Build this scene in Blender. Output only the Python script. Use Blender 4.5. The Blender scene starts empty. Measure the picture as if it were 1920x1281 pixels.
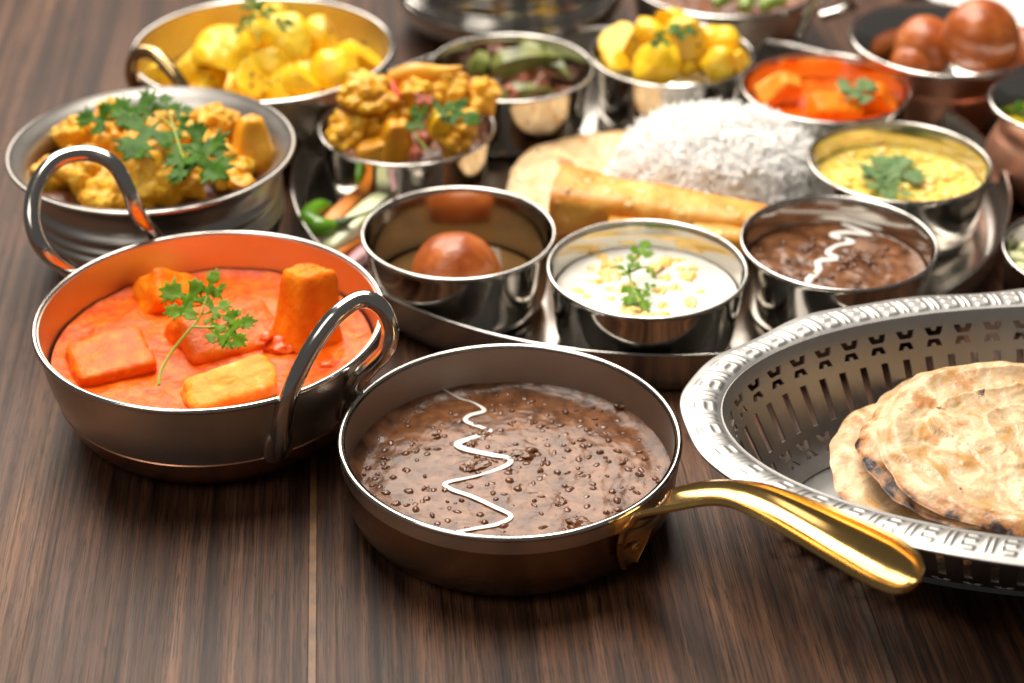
import bpy, bmesh, math, random
from math import sin, cos, pi, radians, sqrt
from mathutils import Vector, Matrix, Euler, noise
from mathutils.geometry import delaunay_2d_cdt

# everything below is written in centimetres; CM turns it into metres
CM = 0.01
scene = bpy.context.scene
COL = scene.collection

# ------------------------------------------------------------------ camera
cam_data = bpy.data.cameras.new('camera')
cam = bpy.data.objects.new('camera', cam_data)
COL.objects.link(cam)
cam.location = (0, -75 * CM, 46.98 * CM)
cam.rotation_euler = (radians(90 - 31.761), 0, 0)
cam_data.sensor_width = 36
cam_data.lens = 70
cam_data.clip_start = 0.02
cam_data.clip_end = 20
cam_data.dof.use_dof = True
cam_data.dof.focus_distance = 0.75
cam_data.dof.aperture_fstop = 7.2
scene.camera = cam

# ------------------------------------------------------------------ light
world = bpy.data.worlds.new('World')
scene.world = world
world.use_nodes = True
bg = world.node_tree.nodes['Background']
bg.inputs[0].default_value = (1.0, 0.95, 0.9, 1)
bg.inputs[1].default_value = 0.11


def area_lamp(name, loc, target, sx, sy, watts, color=(1, 1, 1)):
    l = bpy.data.lights.new(name, 'AREA')
    l.shape = 'RECTANGLE'
    l.size, l.size_y, l.energy, l.color = sx, sy, watts, color
    o = bpy.data.objects.new(name, l)
    COL.objects.link(o)
    o.location = loc
    d = Vector(target) - Vector(loc)
    o.rotation_euler = d.to_track_quat('-Z', 'Y').to_euler()
    return o


area_lamp('window_softbox', (-0.45, 1.55, 1.30), (0.02, 0.0, 0.02), 1.7, 1.0, 39, (1, 0.90, 0.79))
area_lamp('overhead_softbox', (-0.18, 0.52, 1.65), (0.0, 0.0, 0.0), 1.0, 0.9, 48, (1, 0.91, 0.80))
area_lamp('front_fill', (-0.9, -.85, 1.5), (0, 0.05, 0.0), 0.9, 0.9, 9, (1, 0.92, 0.82))

scene.view_settings.view_transform = 'Standard'
scene.view_settings.look = 'None'
scene.view_settings.exposure = 0
scene.view_settings.gamma = 1
scene.render.engine = 'CYCLES'
scene.cycles.use_denoising = True
scene.cycles.max_bounces = 10
scene.cycles.glossy_bounces = 6
scene.cycles.diffuse_bounces = 4
scene.cycles.sample_clamp_indirect = 6


# ------------------------------------------------------------------ materials
def mat(name):
    m = bpy.data.materials.new(name)
    m.use_nodes = True
    nt = m.node_tree
    return m, nt, nt.nodes['Principled BSDF']


def nd(nt, typ, **kw):
    n = nt.nodes.new(typ)
    for k, v in kw.items():
        if k in n.inputs:
            n.inputs[k].default_value = v
        else:
            setattr(n, k, v)
    return n


def coords(nt, scale=(1, 1, 1), rot=(0, 0, 0)):
    tc = nt.nodes.new('ShaderNodeTexCoord')
    mp = nt.nodes.new('ShaderNodeMapping')
    mp.inputs['Scale'].default_value = scale
    mp.inputs['Rotation'].default_value = rot
    nt.links.new(tc.outputs['Object'], mp.inputs['Vector'])
    return mp.outputs['Vector']


def noise_tex(nt, vec, scale, detail=4, rough=.55, dist=0):
    n = nt.nodes.new('ShaderNodeTexNoise')
    n.inputs['Scale'].default_value = scale
    n.inputs['Detail'].default_value = detail
    n.inputs['Roughness'].default_value = rough
    n.inputs['Distortion'].default_value = dist
    nt.links.new(vec, n.inputs['Vector'])
    return n.outputs['Fac']


def ramp(nt, fac, stops):
    r = nt.nodes.new('ShaderNodeValToRGB')
    el = r.color_ramp.elements
    while len(el) < len(stops):
        el.new(0.5)
    for e, (p, c) in zip(el, stops):
        e.position = p
        e.color = (*c, 1) if len(c) == 3 else c
    nt.links.new(fac, r.inputs['Fac'])
    return r.outputs['Color']


def mix(nt, fac, a, b, typ='MIX'):
    m = nt.nodes.new('ShaderNodeMix')
    m.data_type = 'RGBA'
    m.blend_type = typ
    for sock, v in ((0, fac), (6, a), (7, b)):
        if hasattr(v, 'is_linked'):
            nt.links.new(v, m.inputs[sock])
        else:
            m.inputs[sock].default_value = v if sock == 0 else (*v, 1)
    return m.outputs[2]


def bump(nt, bsdf, height, strength=.3, dist=.001):
    b = nt.nodes.new('ShaderNodeBump')
    b.inputs['Strength'].default_value = strength
    b.inputs['Distance'].default_value = dist
    nt.links.new(height, b.inputs['Height'])
    nt.links.new(b.outputs['Normal'], bsdf.inputs['Normal'])
    return b


def food(name, stops, scale=60, rough=.4, sss=.0, sss_r=(1, .5, .2), bscale=300, bstr=.3, bdist=.0006, spec=.5, detail=5, coat=0):
    m, nt, b = mat(name)
    v = coords(nt)
    oi = nt.nodes.new('ShaderNodeObjectInfo')
    f = noise_tex(nt, v, scale, detail)
    c = ramp(nt, f, stops)
    nt.links.new(c, b.inputs['Base Color'])
    b.inputs['Roughness'].default_value = rough
    b.inputs['Specular IOR Level'].default_value = spec
    if coat:
        b.inputs['Coat Weight'].default_value = coat
        b.inputs['Coat Roughness'].default_value = .12
    if sss:
        b.inputs['Subsurface Weight'].default_value = sss
        b.inputs['Subsurface Radius'].default_value = sss_r
        b.inputs['Subsurface Scale'].default_value = .003
    bump(nt, b, noise_tex(nt, v, bscale, 4), bstr, bdist)
    return m


def metal(name, color, rough, rvar=.08, brushed=None, bstr=.05, scale=150, dirt=None):
    m, nt, b = mat(name)
    b.inputs['Metallic'].default_value = 1
    v = coords(nt, brushed or (1, 1, 1))
    f = noise_tex(nt, v, scale, 5, .6)
    v2 = coords(nt)
    g = noise_tex(nt, v2, 25, 3)
    c = ramp(nt, g, [(.3, tuple(x * .88 for x in color)), (.7, color)])
    nt.links.new(c, b.inputs['Base Color'])
    mr = nt.nodes.new('ShaderNodeMapRange')
    mr.inputs['To Min'].default_value = max(.02, rough - rvar)
    mr.inputs['To Max'].default_value = rough + rvar
    nt.links.new(f, mr.inputs['Value'])
    nt.links.new(mr.outputs[0], b.inputs['Roughness'])
    bump(nt, b, f, bstr, .0003)
    return m


M = {}
M['steel_mirror'] = metal('polished_steel', (.62, .60, .56), .10, .04, (1, 1, .1), .02, 60)
M['steel_brushed'] = metal('brushed_steel', (.64, .57, .49), .36, .10, (1, 1, 14), .08, 40)
M['steel_satin'] = metal('satin_steel', (.41, .405, .395), .46, .08, (1, 1, 1), .12, 420)
M['steel_tray'] = metal('platter_steel', (.46, .44, .41), .20, .06, (1, 1, .1), .03, 60)
M['pewter'] = metal('pewter', (.50, .48, .45), .36, .08, (1, 1, 8), .08, 60)
M['steel_rod'] = metal('steel_rod', (.62, .60, .57), .14, .05, (1, 1, 1), .03, 200)
M['copper'] = metal('copper', (.62, .30, .19), .30, .08, (1, 1, 8), .06, 60)
M['copper_hammered'] = metal('copper_bright', (.86, .46, .31), .45, .06, (1, 1, 4), .06, 80)
M['bronze'] = metal('bronzed_pan_wall', (.30, .19, .12), .30, .1, (1, 1, 10), .05, 60)
M['brass'] = metal('brass', (.74, .48, .17), .17, .06, (1, 1, 1), .05, 160)
M['antique_brass'] = metal('antique_brass', (.55, .38, .18), .22, .06)


def wood_material():
    m, nt, b = mat('dark_walnut')
    tc = nt.nodes.new('ShaderNodeTexCoord')
    oi = nt.nodes.new('ShaderNodeObjectInfo')
    add = nt.nodes.new('ShaderNodeVectorMath')
    add.operation = 'ADD'
    sc = nt.nodes.new('ShaderNodeVectorMath')
    sc.operation = 'SCALE'
    cmb = nt.nodes.new('ShaderNodeCombineXYZ')
    nt.links.new(oi.outputs['Random'], cmb.inputs[1])
    nt.links.new(oi.outputs['Random'], cmb.inputs[2])
    nt.links.new(cmb.outputs[0], sc.inputs[0])
    sc.inputs['Scale'].default_value = 3.0
    nt.links.new(tc.outputs['Object'], add.inputs[0])
    nt.links.new(sc.outputs[0], add.inputs[1])

    def mp(s):
        n = nt.nodes.new('ShaderNodeMapping')
        n.inputs['Scale'].default_value = s
        nt.links.new(add.outputs[0], n.inputs['Vector'])
        return n.outputs['Vector']
    big = noise_tex(nt, mp((1, .022, 1)), 130, 3, .5, .5)      # broad streaks along the plank
    mid = noise_tex(nt, mp((1, .009, 1)), 420, 4, .6, .2)
    fine = noise_tex(nt, mp((1, .014, 1)), 1500, 3, .7)
    patch = noise_tex(nt, mp((1, .35, 1)), 14, 3, .5)
    c1 = ramp(nt, big, [(.30, (.026, .0110, .0055)), (.46, (.073, .033, .0175)), (.60, (.125, .061, .033)), (.75, (.185, .096, .052))])
    c2 = ramp(nt, mid, [(.32, (.34, .31, .30)), (.47, (.86, .84, .82)), (.68, (1.22, 1.2, 1.18))])
    c3 = ramp(nt, fine, [(.38, (.18, .16, .15)), (.5, (1, 1, 1))])
    c4 = ramp(nt, patch, [(.32, (.55, .52, .52)), (.66, (1.2, 1.15, 1.1))])
    c = mix(nt, 1, c1, c2, 'MULTIPLY')
    c = mix(nt, .8, c, c3, 'MULTIPLY')
    c = mix(nt, 1, c, c4, 'MULTIPLY')
    pore = ramp(nt, noise_tex(nt, mp((1, .045, 1)), 1700, 2, .5), [(.58, (1, 1, 1)), (.66, (.30, .28, .27))])
    c = mix(nt, .9, c, pore, 'MULTIPLY')
    nt.links.new(c, b.inputs['Base Color'])
    r = ramp(nt, mid, [(.3, (.54, .54, .54)), (.7, (.40, .40, .40))])
    b.inputs['Specular IOR Level'].default_value = .25
    nt.links.new(r, b.inputs['Roughness'])
    ad = nt.nodes.new('ShaderNodeMath')
    ad.operation = 'ADD'
    nt.links.new(fine, ad.inputs[0])
    nt.links.new(mid, ad.inputs[1])
    bump(nt, b, ad.outputs[0], .35, .0004)
    return m


M['wood'] = wood_material()
M['seam'] = food('seam_filler', [(.35, (.085, .038, .012)), (.65, (.165, .080, .025))], 90, .5)
M['seam_shaded'] = food('shaded_seam_filler', [(.35, (.030, .014, .006)), (.65, (.075, .036, .014))], 90, .6)  # same filler with shade put into its colour, for all seams but one
M['tomato_gravy'] = food('tomato_gravy', [(.35, (.68, .070, .002)), (.5, (.78, .110, .003)), (.66, (.85, .175, .010))], 190, .30, .06, (1, .3, .1), 300, .6, .0012, .20, 6, .05)
M['paneer'] = food('coated_paneer', [(.30, (.84, .14, .002)), (.55, (.94, .24, .004)), (.75, (.95, .34, .015))], 95, .5, .2, (1, .45, .15), 300, .6, .0012, .18)
M['paneer_pale'] = food('pale_paneer', [(.32, (.88, .25, .012)), (.58, (.92, .39, .05)), (.75, (.95, .68, .30))], 80, .46, .3, (1, .5, .2), 300, .6, .001, .18)
M['paneer_coated'] = food('gravy_coated_paneer', [(.33, (.72, .090, .002)), (.55, (.82, .145, .004)), (.7, (.88, .22, .012))], 150, .38, .08, (1, .4, .12), 300, .7, .0013, .22, 6, .04)
M['tomato'] = food('cooked_tomato', [(.3, (.74, .075, .004)), (.7, (.86, .15, .012))], 120, .3, .3)
M['dal'] = food('black_dal_gravy', [(.34, (.066, .023, .007)), (.52, (.150, .058, .021)), (.70, (.24, .104, .045))], 130, .23, 0, (1, .5, .2), 480, .30, .0006, .38, 5, .05)
M['lentil'] = food('lentil_skin', [(.3, (.075, .026, .011)), (.7, (.19, .075, .034))], 120, .18, 0, (1, .5, .2), 500, .25)
M['cream'] = food('cream', [(.3, (.86, .82, .74)), (.7, (.90, .87, .80))], 60, .28, .3, (1, .8, .6))
M['milk'] = food('white_kheer', [(.3, (.68, .65, .58)), (.7, (.76, .73, .66))], 70, .25, .2, (1, .8, .6), 160, .2)
M['corn'] = food('corn_kernel', [(.3, (.85, .52, .10)), (.7, (.92, .68, .24))], 160, .3, .3)
M['chana'] = food('soaked_lentil', [(.3, (.82, .50, .11)), (.7, (.88, .63, .24))], 160, .3, .3)
M['yellow_dal'] = food('yellow_dal', [(.3, (.72, .49, .05)), (.55, (.82, .62, .14)), (.75, (.86, .72, .32))], 200, .25, .2, (1, .6, .2), 260, .4, .001)
M['potato'] = food('turmeric_potato', [(.30, (.80, .42, .008)), (.5, (.90, .58, .015)), (.72, (.94, .72, .07))], 60, .34, .3, (1, .6, .15), 300, .3, .0006)
M['floret'] = food('turmeric_cauliflower', [(.30, (.54, .22, .008)), (.5, (.78, .40, .013)), (.72, (.88, .57, .05))], 75, .42, .25, (1, .5, .15), 900, .6, .0009)
M['wedge'] = food('turmeric_wedge', [(.30, (.62, .25, .01)), (.55, (.80, .38, .016)), (.75, (.86, .50, .05))], 70, .36, .25, (1, .5, .15), 300, .3)
M['leaf'] = food('coriander_leaf', [(.3, (.035, .12, .006)), (.6, (.08, .215, .010)), (.8, (.16, .31, .02))], 150, .42, 0, (1, 1, 1), 600, .4, .0004)
M['leaf_bright'] = food('young_coriander_leaf', [(.3, (.10, .24, .008)), (.6, (.19, .37, .016)), (.8, (.30, .46, .04))], 150, .42, 0, (1, 1, 1), 600, .4, .0004)
M['leaf_pale'] = food('pale_coriander_leaf', [(.3, (.14, .28, .10)), (.7, (.30, .43, .20))], 150, .45, 0, (1, 1, 1), 600, .4, .0004)
M['stem'] = food('coriander_stem', [(.3, (.22, .33, .03)), (.7, (.34, .44, .07))], 100, .4)
M['chilli'] = food('green_chilli', [(.3, (.06, .20, .008)), (.7, (.16, .36, .02))], 70, .2)
M['chilli_stem'] = food('dark_stem', [(.3, (.035, .06, .015)), (.7, (.08, .12, .04))], 90, .5)
M['carrot'] = food('carrot', [(.3, (.80, .20, .02)), (.7, (.88, .32, .05))], 90, .35, .2)
M['cucumber'] = food('cucumber', [(.3, (.60, .66, .30)), (.7, (.80, .82, .58))], 50, .32, .2)
M['onion'] = food('cooked_onion', [(.3, (.30, .07, .04)), (.7, (.52, .17, .10))], 90, .3, .2)
M['pink_onion'] = food('pink_onion', [(.3, (.50, .26, .30)), (.7, (.68, .44, .46))], 90, .3, .2)
M['red_chilli'] = food('red_pepper', [(.3, (.48, .03, .01)), (.7, (.70, .09, .02))], 90, .25)
M['okra'] = food('okra_skin', [(.32, (.05, .055, .012)), (.5, (.14, .17, .03)), (.72, (.27, .28, .09))], 95, .34)
M['masala'] = food('brown_masala', [(.3, (.09, .03, .012)), (.7, (.24, .09, .04))], 140, .3, 0, (1, .5, .2), 300, .6, .001)
M['jamun'] = food('fried_jamun', [(.30, (.27, .055, .010)), (.5, (.42, .105, .019)), (.72, (.56, .18, .042))], 70, .30, .15, (1, .4, .2), 420, .35, .0006)
M['syrup'] = food('sugar_syrup', [(.3, (.10, .055, .018)), (.7, (.17, .09, .03))], 30, .05, 0, (1, 1, 1), 30, .05)
M['rice'] = food('boiled_rice', [(.3, (.95, .935, .90)), (.7, (.98, .97, .95))], 100, .5, .35, (1, .9, .8), 300, .05, .0002, .35)
def wafer_material():
    m, nt, b = mat('fried_wafer')
    v = coords(nt)
    c = ramp(nt, noise_tex(nt, v, 38, 6, .65, .6), [(.32, (.52, .16, .008)), (.50, (.68, .27, .020)), (.62, (.80, .41, .07)), (.74, (.88, .60, .26))])
    vo = nt.nodes.new('ShaderNodeTexVoronoi')
    vo.inputs['Scale'].default_value = 130
    nt.links.new(v, vo.inputs['Vector'])
    blis = ramp(nt, vo.outputs['Distance'], [(.12, (1, 1, 1)), (.34, (0, 0, 0))])
    pick = ramp(nt, noise_tex(nt, v, 60, 3), [(.48, (0, 0, 0)), (.58, (1, 1, 1))])
    both = mix(nt, 1, blis, pick, 'MULTIPLY')
    c = mix(nt, both, c, (.90, .68, .36))
    spots = ramp(nt, noise_tex(nt, v, 85, 3, .5), [(.64, (0, 0, 0)), (.69, (1, 1, 1))])
    c = mix(nt, spots, c, (.20, .065, .012))
    nt.links.new(c, b.inputs['Base Color'])
    b.inputs['Roughness'].default_value = .42
    b.inputs['Subsurface Weight'].default_value = .1
    b.inputs['Subsurface Radius'].default_value = (1, .5, .2)
    b.inputs['Subsurface Scale'].default_value = .002
    h = mix(nt, .5, blis, noise_tex(nt, v, 150, 5, .6))
    bump(nt, b, h, .8, .0018)
    return m


M['papad'] = wafer_material()
M['seed'] = food('mustard_seed', [(.3, (.012, .009, .007)), (.7, (.03, .02, .014))], 90, .4)
M['porcelain'] = food('white_porcelain', [(.3, (.82, .82, .82)), (.7, (.86, .86, .86))], 10, .2)
M['curry_green'] = food('green_curry', [(.3, (.40, .32, .01)), (.7, (.62, .50, .03))], 140, .25, .1, (1, .6, .2), 300, .5, .001)
M['bean'] = food('green_bean', [(.3, (.12, .22, .02)), (.7, (.34, .44, .08))], 90, .35)


for _n, _c in (('leaf', (.12, .30, .015, 1)), ('leaf_pale', (.34, .52, .22, 1)), ('leaf_bright', (.34, .55, .05, 1))):
    _nt = M[_n].node_tree
    _b = _nt.nodes['Principled BSDF']
    _b.inputs['Specular IOR Level'].default_value = .22
    _tr = nd(_nt, 'ShaderNodeBsdfTranslucent')
    _tr.inputs['Color'].default_value = _c
    _mx = nd(_nt, 'ShaderNodeMixShader')
    _mx.inputs[0].default_value = .4
    _nt.links.new(_b.outputs[0], _mx.inputs[1])
    _nt.links.new(_tr.outputs[0], _mx.inputs[2])
    _nt.links.new(_mx.outputs[0], _nt.nodes['Material Output'].inputs['Surface'])


def bread_material(name, pale, gold):
    m, nt, b = mat(name)
    v = coords(nt)
    at = nt.nodes.new('ShaderNodeAttribute')
    at.attribute_name = 'edge'
    base = ramp(nt, noise_tex(nt, v, 42, 7, .66, 1.4), [(.40, gold), (.47, tuple(c * .9 for c in pale)), (.53, pale), (.57, tuple(min(1, c * 1.3) for c in pale))])
    toast = ramp(nt, noise_tex(nt, v, 75, 4, .55), [(.57, (0, 0, 0)), (.66, (1, 1, 1))])
    c = mix(nt, toast, base, (.46, .21, .065))
    char = ramp(nt, noise_tex(nt, v, 95, 4, .6), [(.66, (0, 0, 0)), (.71, (1, 1, 1))])
    c = mix(nt, char, c, (.075, .028, .014))
    n2 = noise_tex(nt, v, 110, 4, .6)
    mm = nt.nodes.new('ShaderNodeMath')
    mm.operation = 'MULTIPLY_ADD'
    nt.links.new(n2, mm.inputs[0])
    mm.inputs[1].default_value = 1.5
    mm.inputs[2].default_value = -.75
    m2 = nt.nodes.new('ShaderNodeMath')
    m2.operation = 'ADD'
    nt.links.new(mm.outputs[0], m2.inputs[0])
    nt.links.new(at.outputs['Fac'], m2.inputs[1])
    brown = ramp(nt, m2.outputs[0], [(.50, (0, 0, 0)), (.80, (1, 1, 1))])
    c = mix(nt, brown, c, (.40, .17, .05))
    black = ramp(nt, m2.outputs[0], [(.80, (0, 0, 0)), (.98, (1, 1, 1))])
    c = mix(nt, black, c, (.022, .012, .012))
    nt.links.new(c, b.inputs['Base Color'])
    rr = ramp(nt, noise_tex(nt, v, 38, 4), [(.4, (.30, .30, .30)), (.6, (.55, .55, .55))])
    nt.links.new(rr, b.inputs['Roughness'])
    b.inputs['Subsurface Weight'].default_value = .2
    b.inputs['Subsurface Radius'].default_value = (1, .6, .3)
    b.inputs['Subsurface Scale'].default_value = .003
    bump(nt, b, noise_tex(nt, v, 170, 6, .6), .6, .0012)
    return m


M['naan'] = bread_material('flatbread_crust', (.64, .46, .27), (.54, .30, .105))
M['roti'] = bread_material('thin_bread_crust', (.76, .54, .30), (.70, .42, .17))


# ------------------------------------------------------------------ helpers
def link(name, me, m, parent=None, loc=None, rot=None):
    o = bpy.data.objects.new(name, me)
    COL.objects.link(o)
    if m is not None and not me.materials:
        me.materials.append(M[m] if isinstance(m, str) else m)
    if parent is not None:
        o.parent = parent
    if loc is not None:
        o.location = [c * CM for c in loc]
    if rot is not None:
        o.rotation_euler = rot
    return o


def tag(o, label=None, cat=None, group=None, kind=None):
    if label:
        o['label'] = label
    if cat:
        o['category'] = cat
    if group:
        o['group'] = group
    if kind:
        o['kind'] = kind
    return o


def thing(name, label, cat, loc=(0, 0, 0), rot=(0, 0, 0), group=None):
    o = bpy.data.objects.new(name, None)
    COL.objects.link(o)
    o.empty_display_size = .01
    o.location = [c * CM for c in loc]
    o.rotation_euler = rot
    return tag(o, label, cat, group)


def mesh(name, verts, faces, smooth=True, sharp=38):
    me = bpy.data.meshes.new(name)
    me.from_pydata([(v[0] * CM, v[1] * CM, v[2] * CM) for v in verts], [], faces)
    me.update()
    if smooth:
        me.shade_smooth()
        if sharp:
            me.set_sharp_from_angle(angle=radians(sharp))
    return me


def join(*parts):
    V, F = [], []
    for v, f in parts:
        n = len(V)
        V += list(v)
        F += [tuple(i + n for i in q) for q in f]
    return V, F


def lathe(prof, seg=128):
    """profile [(r, z)...] turned round z; r = 0 makes a pole"""
    V, F, rings = [], [], []
    for r, z in prof:
        if r < 1e-6:
            rings.append([len(V)])
            V.append((0, 0, z))
        else:
            rings.append(list(range(len(V), len(V) + seg)))
            V += [(r * cos(2 * pi * i / seg), r * sin(2 * pi * i / seg), z) for i in range(seg)]
    for a, b in zip(rings, rings[1:]):
        for i in range(seg):
            j = (i + 1) % seg
            if len(a) == 1 and len(b) == 1:
                continue
            if len(a) == 1:
                F.append((a[0], b[j], b[i]))
            elif len(b) == 1:
                F.append((a[i], a[j], b[0]))
            else:
                F.append((a[i], a[j], b[j], b[i]))
    return V, F


def smooth_profile(pts, n=6):
    out = []
    P = [pts[0]] + list(pts) + [pts[-1]]
    for i in range(1, len(P) - 2):
        for k in range(n):
            t = k / n
            out.append(tuple(.5 * (2 * P[i][d] + (P[i + 1][d] - P[i - 1][d]) * t + (2 * P[i - 1][d] - 5 * P[i][d] + 4 * P[i + 1][d] - P[i + 2][d]) * t * t
                                   + (3 * P[i][d] - P[i - 1][d] - 3 * P[i + 1][d] + P[i + 2][d]) * t ** 3) for d in range(len(P[i]))))
    out.append(tuple(pts[-1]))
    return out


def ring(r, z, bead, seg=128, k=12, flat=1.0):
    V, F = [], []
    for i in range(seg):
        a = 2 * pi * i / seg
        for j in range(k):
            b = 2 * pi * j / k
            rr = r + bead * cos(b)
            V.append((rr * cos(a), rr * sin(a), z + bead * flat * sin(b)))
    for i in range(seg):
        for j in range(k):
            i2, j2 = (i + 1) % seg, (j + 1) % k
            F.append((i * k + j, i2 * k + j, i2 * k + j2, i * k + j2))
    return V, F


def tube(pts, rad, k=12, n=6, flat=None, up=(0, 0, 1), resample=True):
    """swept tube; rad a number or one per point; flat squashes it along up"""
    rads = [rad] * len(pts) if isinstance(rad, (int, float)) else list(rad)
    P4 = [(*p, r) for p, r in zip(pts, rads)]
    if resample:
        P4 = smooth_profile(P4, n)
    P = [Vector(p[:3]) for p in P4]
    R = [max(p[3], .004) for p in P4]
    V, F = [], []
    N = len(P)
    T = [(P[min(i + 1, N - 1)] - P[max(i - 1, 0)]).normalized() for i in range(N)]
    nrm = None
    for i in range(N):
        if flat is not None:
            side = T[i].cross(Vector(up)).normalized()
            nrm = side.cross(T[i]).normalized()
        else:
            if nrm is None:
                a = Vector((0, 0, 1)) if abs(T[i].z) < .9 else Vector((1, 0, 0))
                nrm = a.cross(T[i]).normalized()
            nrm = (nrm - T[i] * nrm.dot(T[i])).normalized()
            side = T[i].cross(nrm)
        for j in range(k):
            b = 2 * pi * j / k
            V.append(P[i] + side * R[i] * cos(b) + nrm * R[i] * (flat or 1) * sin(b))
    for i in range(N - 1):
        for j in range(k):
            j2 = (j + 1) % k
            F.append((i * k + j, i * k + j2, (i + 1) * k + j2, (i + 1) * k + j))
    c0, c1 = len(V), len(V) + 1
    V += [P[0], P[-1]]
    for j in range(k):
        j2 = (j + 1) % k
        F.append((c0, j2, j))
        F.append((c1, (N - 1) * k + j, (N - 1) * k + j2))
    return [tuple(v) for v in V], F


def ico(sub=3):
    bm = bmesh.new()
    bmesh.ops.create_icosphere(bm, subdivisions=sub, radius=1)
    V = [v.co.copy() for v in bm.verts]
    F = [tuple(v.index for v in f.verts) for f in bm.faces]
    bm.free()
    return V, F


ICO3, ICO4, ICO5 = ico(3), ico(4), ico(5)


def blob(size, seed=0, amp=.12, freq=1.3, sub=3, amp2=0, freq2=5):
    src = {3: ICO3, 4: ICO4, 5: ICO5}[sub]
    off = Vector((seed * 7.3, seed * 3.1, seed * 1.7))
    V = []
    for v in src[0]:
        d = 1 + amp * noise.noise(v * freq + off)
        if amp2:
            d += amp2 * noise.noise(v * freq2 + off)
        V.append((v.x * d * size[0], v.y * d * size[1], v.z * d * size[2]))
    return V, src[1]


def chunk(size, seed=0, power=3.2, amp=.07, amp2=.025, taper=0, sub=4):
    """a hand-cut block with soft edges (superellipsoid) and an uneven surface"""
    src = {3: ICO3, 4: ICO4, 5: ICO5}[sub]
    off = Vector((seed * 5.3, seed * 2.9, seed * 4.7))
    V = []
    for v in src[0]:
        n = (abs(v.x) ** power + abs(v.y) ** power + abs(v.z) ** power) ** (-1 / power)
        p = v * n
        d = 1 + amp * noise.noise(v * 1.4 + off) + amp2 * noise.noise(v * 4.5 + off) + amp2 * .6 * noise.noise(v * 11 + off)
        t = 1 - taper * (p.z * .5 + .5)
        V.append((p.x * d * t * size[0] / 2, p.y * d * t * size[1] / 2, p.z * d * size[2] / 2))
    return V, src[1]


def floret_geo(r, seed):
    off = Vector((seed * 3.7, seed * 1.9, seed * 2.3))
    V = []
    for v in ICO5[0]:
        up = max(0, min(1, (v.z + .45) / .5))
        d1 = noise.voronoi(v * 1.55 + off)[0][0]
        d2 = noise.voronoi(v * 4.2 + off)[0][0]
        d3 = noise.voronoi(v * 11 + off)[0][0]
        d = .78 + up * (.42 * (1 - d1 * 1.25) + .14 * (.6 - d2) + .07 * (.5 - d3))
        x, y, z = v.x * d, v.y * d, v.z * d
        if v.z < -.15:
            k = min(1, (-.15 - v.z) / .6)
            x *= 1 - .5 * k
            y *= 1 - .5 * k
            z *= 1 + .35 * k
        V.append((x * r, y * r, z * r * .92))
    return V, ICO5[1]


def cdt(outline, holes=(), extra=(), fill=1):
    """triangulate a flat outline with holes; returns 2D verts and faces inside"""
    V = [Vector(p) for p in outline]
    E = [(i, (i + 1) % len(outline)) for i in range(len(outline))]
    for h in holes:
        n = len(V)
        V += [Vector(p) for p in h]
        E += [(n + i, n + (i + 1) % len(h)) for i in range(len(h))]
    V += [Vector(p) for p in extra]
    vo, eo, fo, *_ = delaunay_2d_cdt(V, E, [], 2 if holes else 1, 1e-6)
    return vo, fo


HALF = [(.022, .0), (.035, .2), (.11, .22), (.33, .12), (.37, .2), (.54, .2), (.44, .30), (.58, .40), (.41, .41), (.45, .54), (.29, .45), (.10, .40),
        (.085, .54), (.25, .60), (.22, .69), (.36, .80), (.18, .78), (.22, .93), (.08, .87), (.03, 1.0)]
LEAF2D = None


def leaf_geo(base, tip, normal=(0, -.45, .9), wide=1.0, curl=.25, seed=0):
    rnd = random.Random(seed)
    R = [(x * wide * rnd.uniform(.85, 1.15), y + rnd.uniform(-.015, .015)) for x, y in HALF]
    L = [(-x * wide * rnd.uniform(.85, 1.15), y + rnd.uniform(-.015, .015)) for x, y in HALF]
    out = R + L[::-1]
    grid = [(i * .075 * wide + .01, j * .075 + .02) for i in range(-7, 8) for j in range(0, 13)]
    import_pts = []
    for gx, gy in grid:
        c = False
        n = len(out)
        for i in range(n):
            x1, y1 = out[i]
            x2, y2 = out[(i + 1) % n]
            if (y1 > gy) != (y2 > gy) and gx < (x2 - x1) * (gy - y1) / (y2 - y1) + x1:
                c = not c
        if c:
            import_pts.append((gx, gy))
    vo, fo = cdt(out, (), import_pts)
    b, t = Vector(base), Vector(tip)
    ay = t - b
    size = ay.length
    ay.normalize()
    nz = Vector(normal)
    nz = (nz - ay * nz.dot(ay)).normalized()
    ax = ay.cross(nz)
    top, bot = [], []
    th = .012
    for p in vo:
        h = size * (curl * (.9 * p.x * p.x - .25 * (p.y - .4) ** 2) + .05 * noise.noise(Vector((p.x * 4 + seed, p.y * 4, seed))) - .02 * math.exp(-(p.x / .03) ** 2))
        q = b + ax * p.x * size + ay * p.y * size + nz * h
        top.append(q + nz * th)
        bot.append(q - nz * th)
    n = len(top)
    V = [tuple(v) for v in top + bot]
    F = [tuple(f) for f in fo] + [tuple(i + n for i in reversed(f)) for f in fo]
    cnt = {}
    for f in fo:
        for a, c in zip(f, list(f[1:]) + [f[0]]):
            cnt[(a, c)] = 1
    for (a, c) in list(cnt):
        if (c, a) not in cnt:
            F.append((c, a, a + n, c + n))
    return V, F


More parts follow.
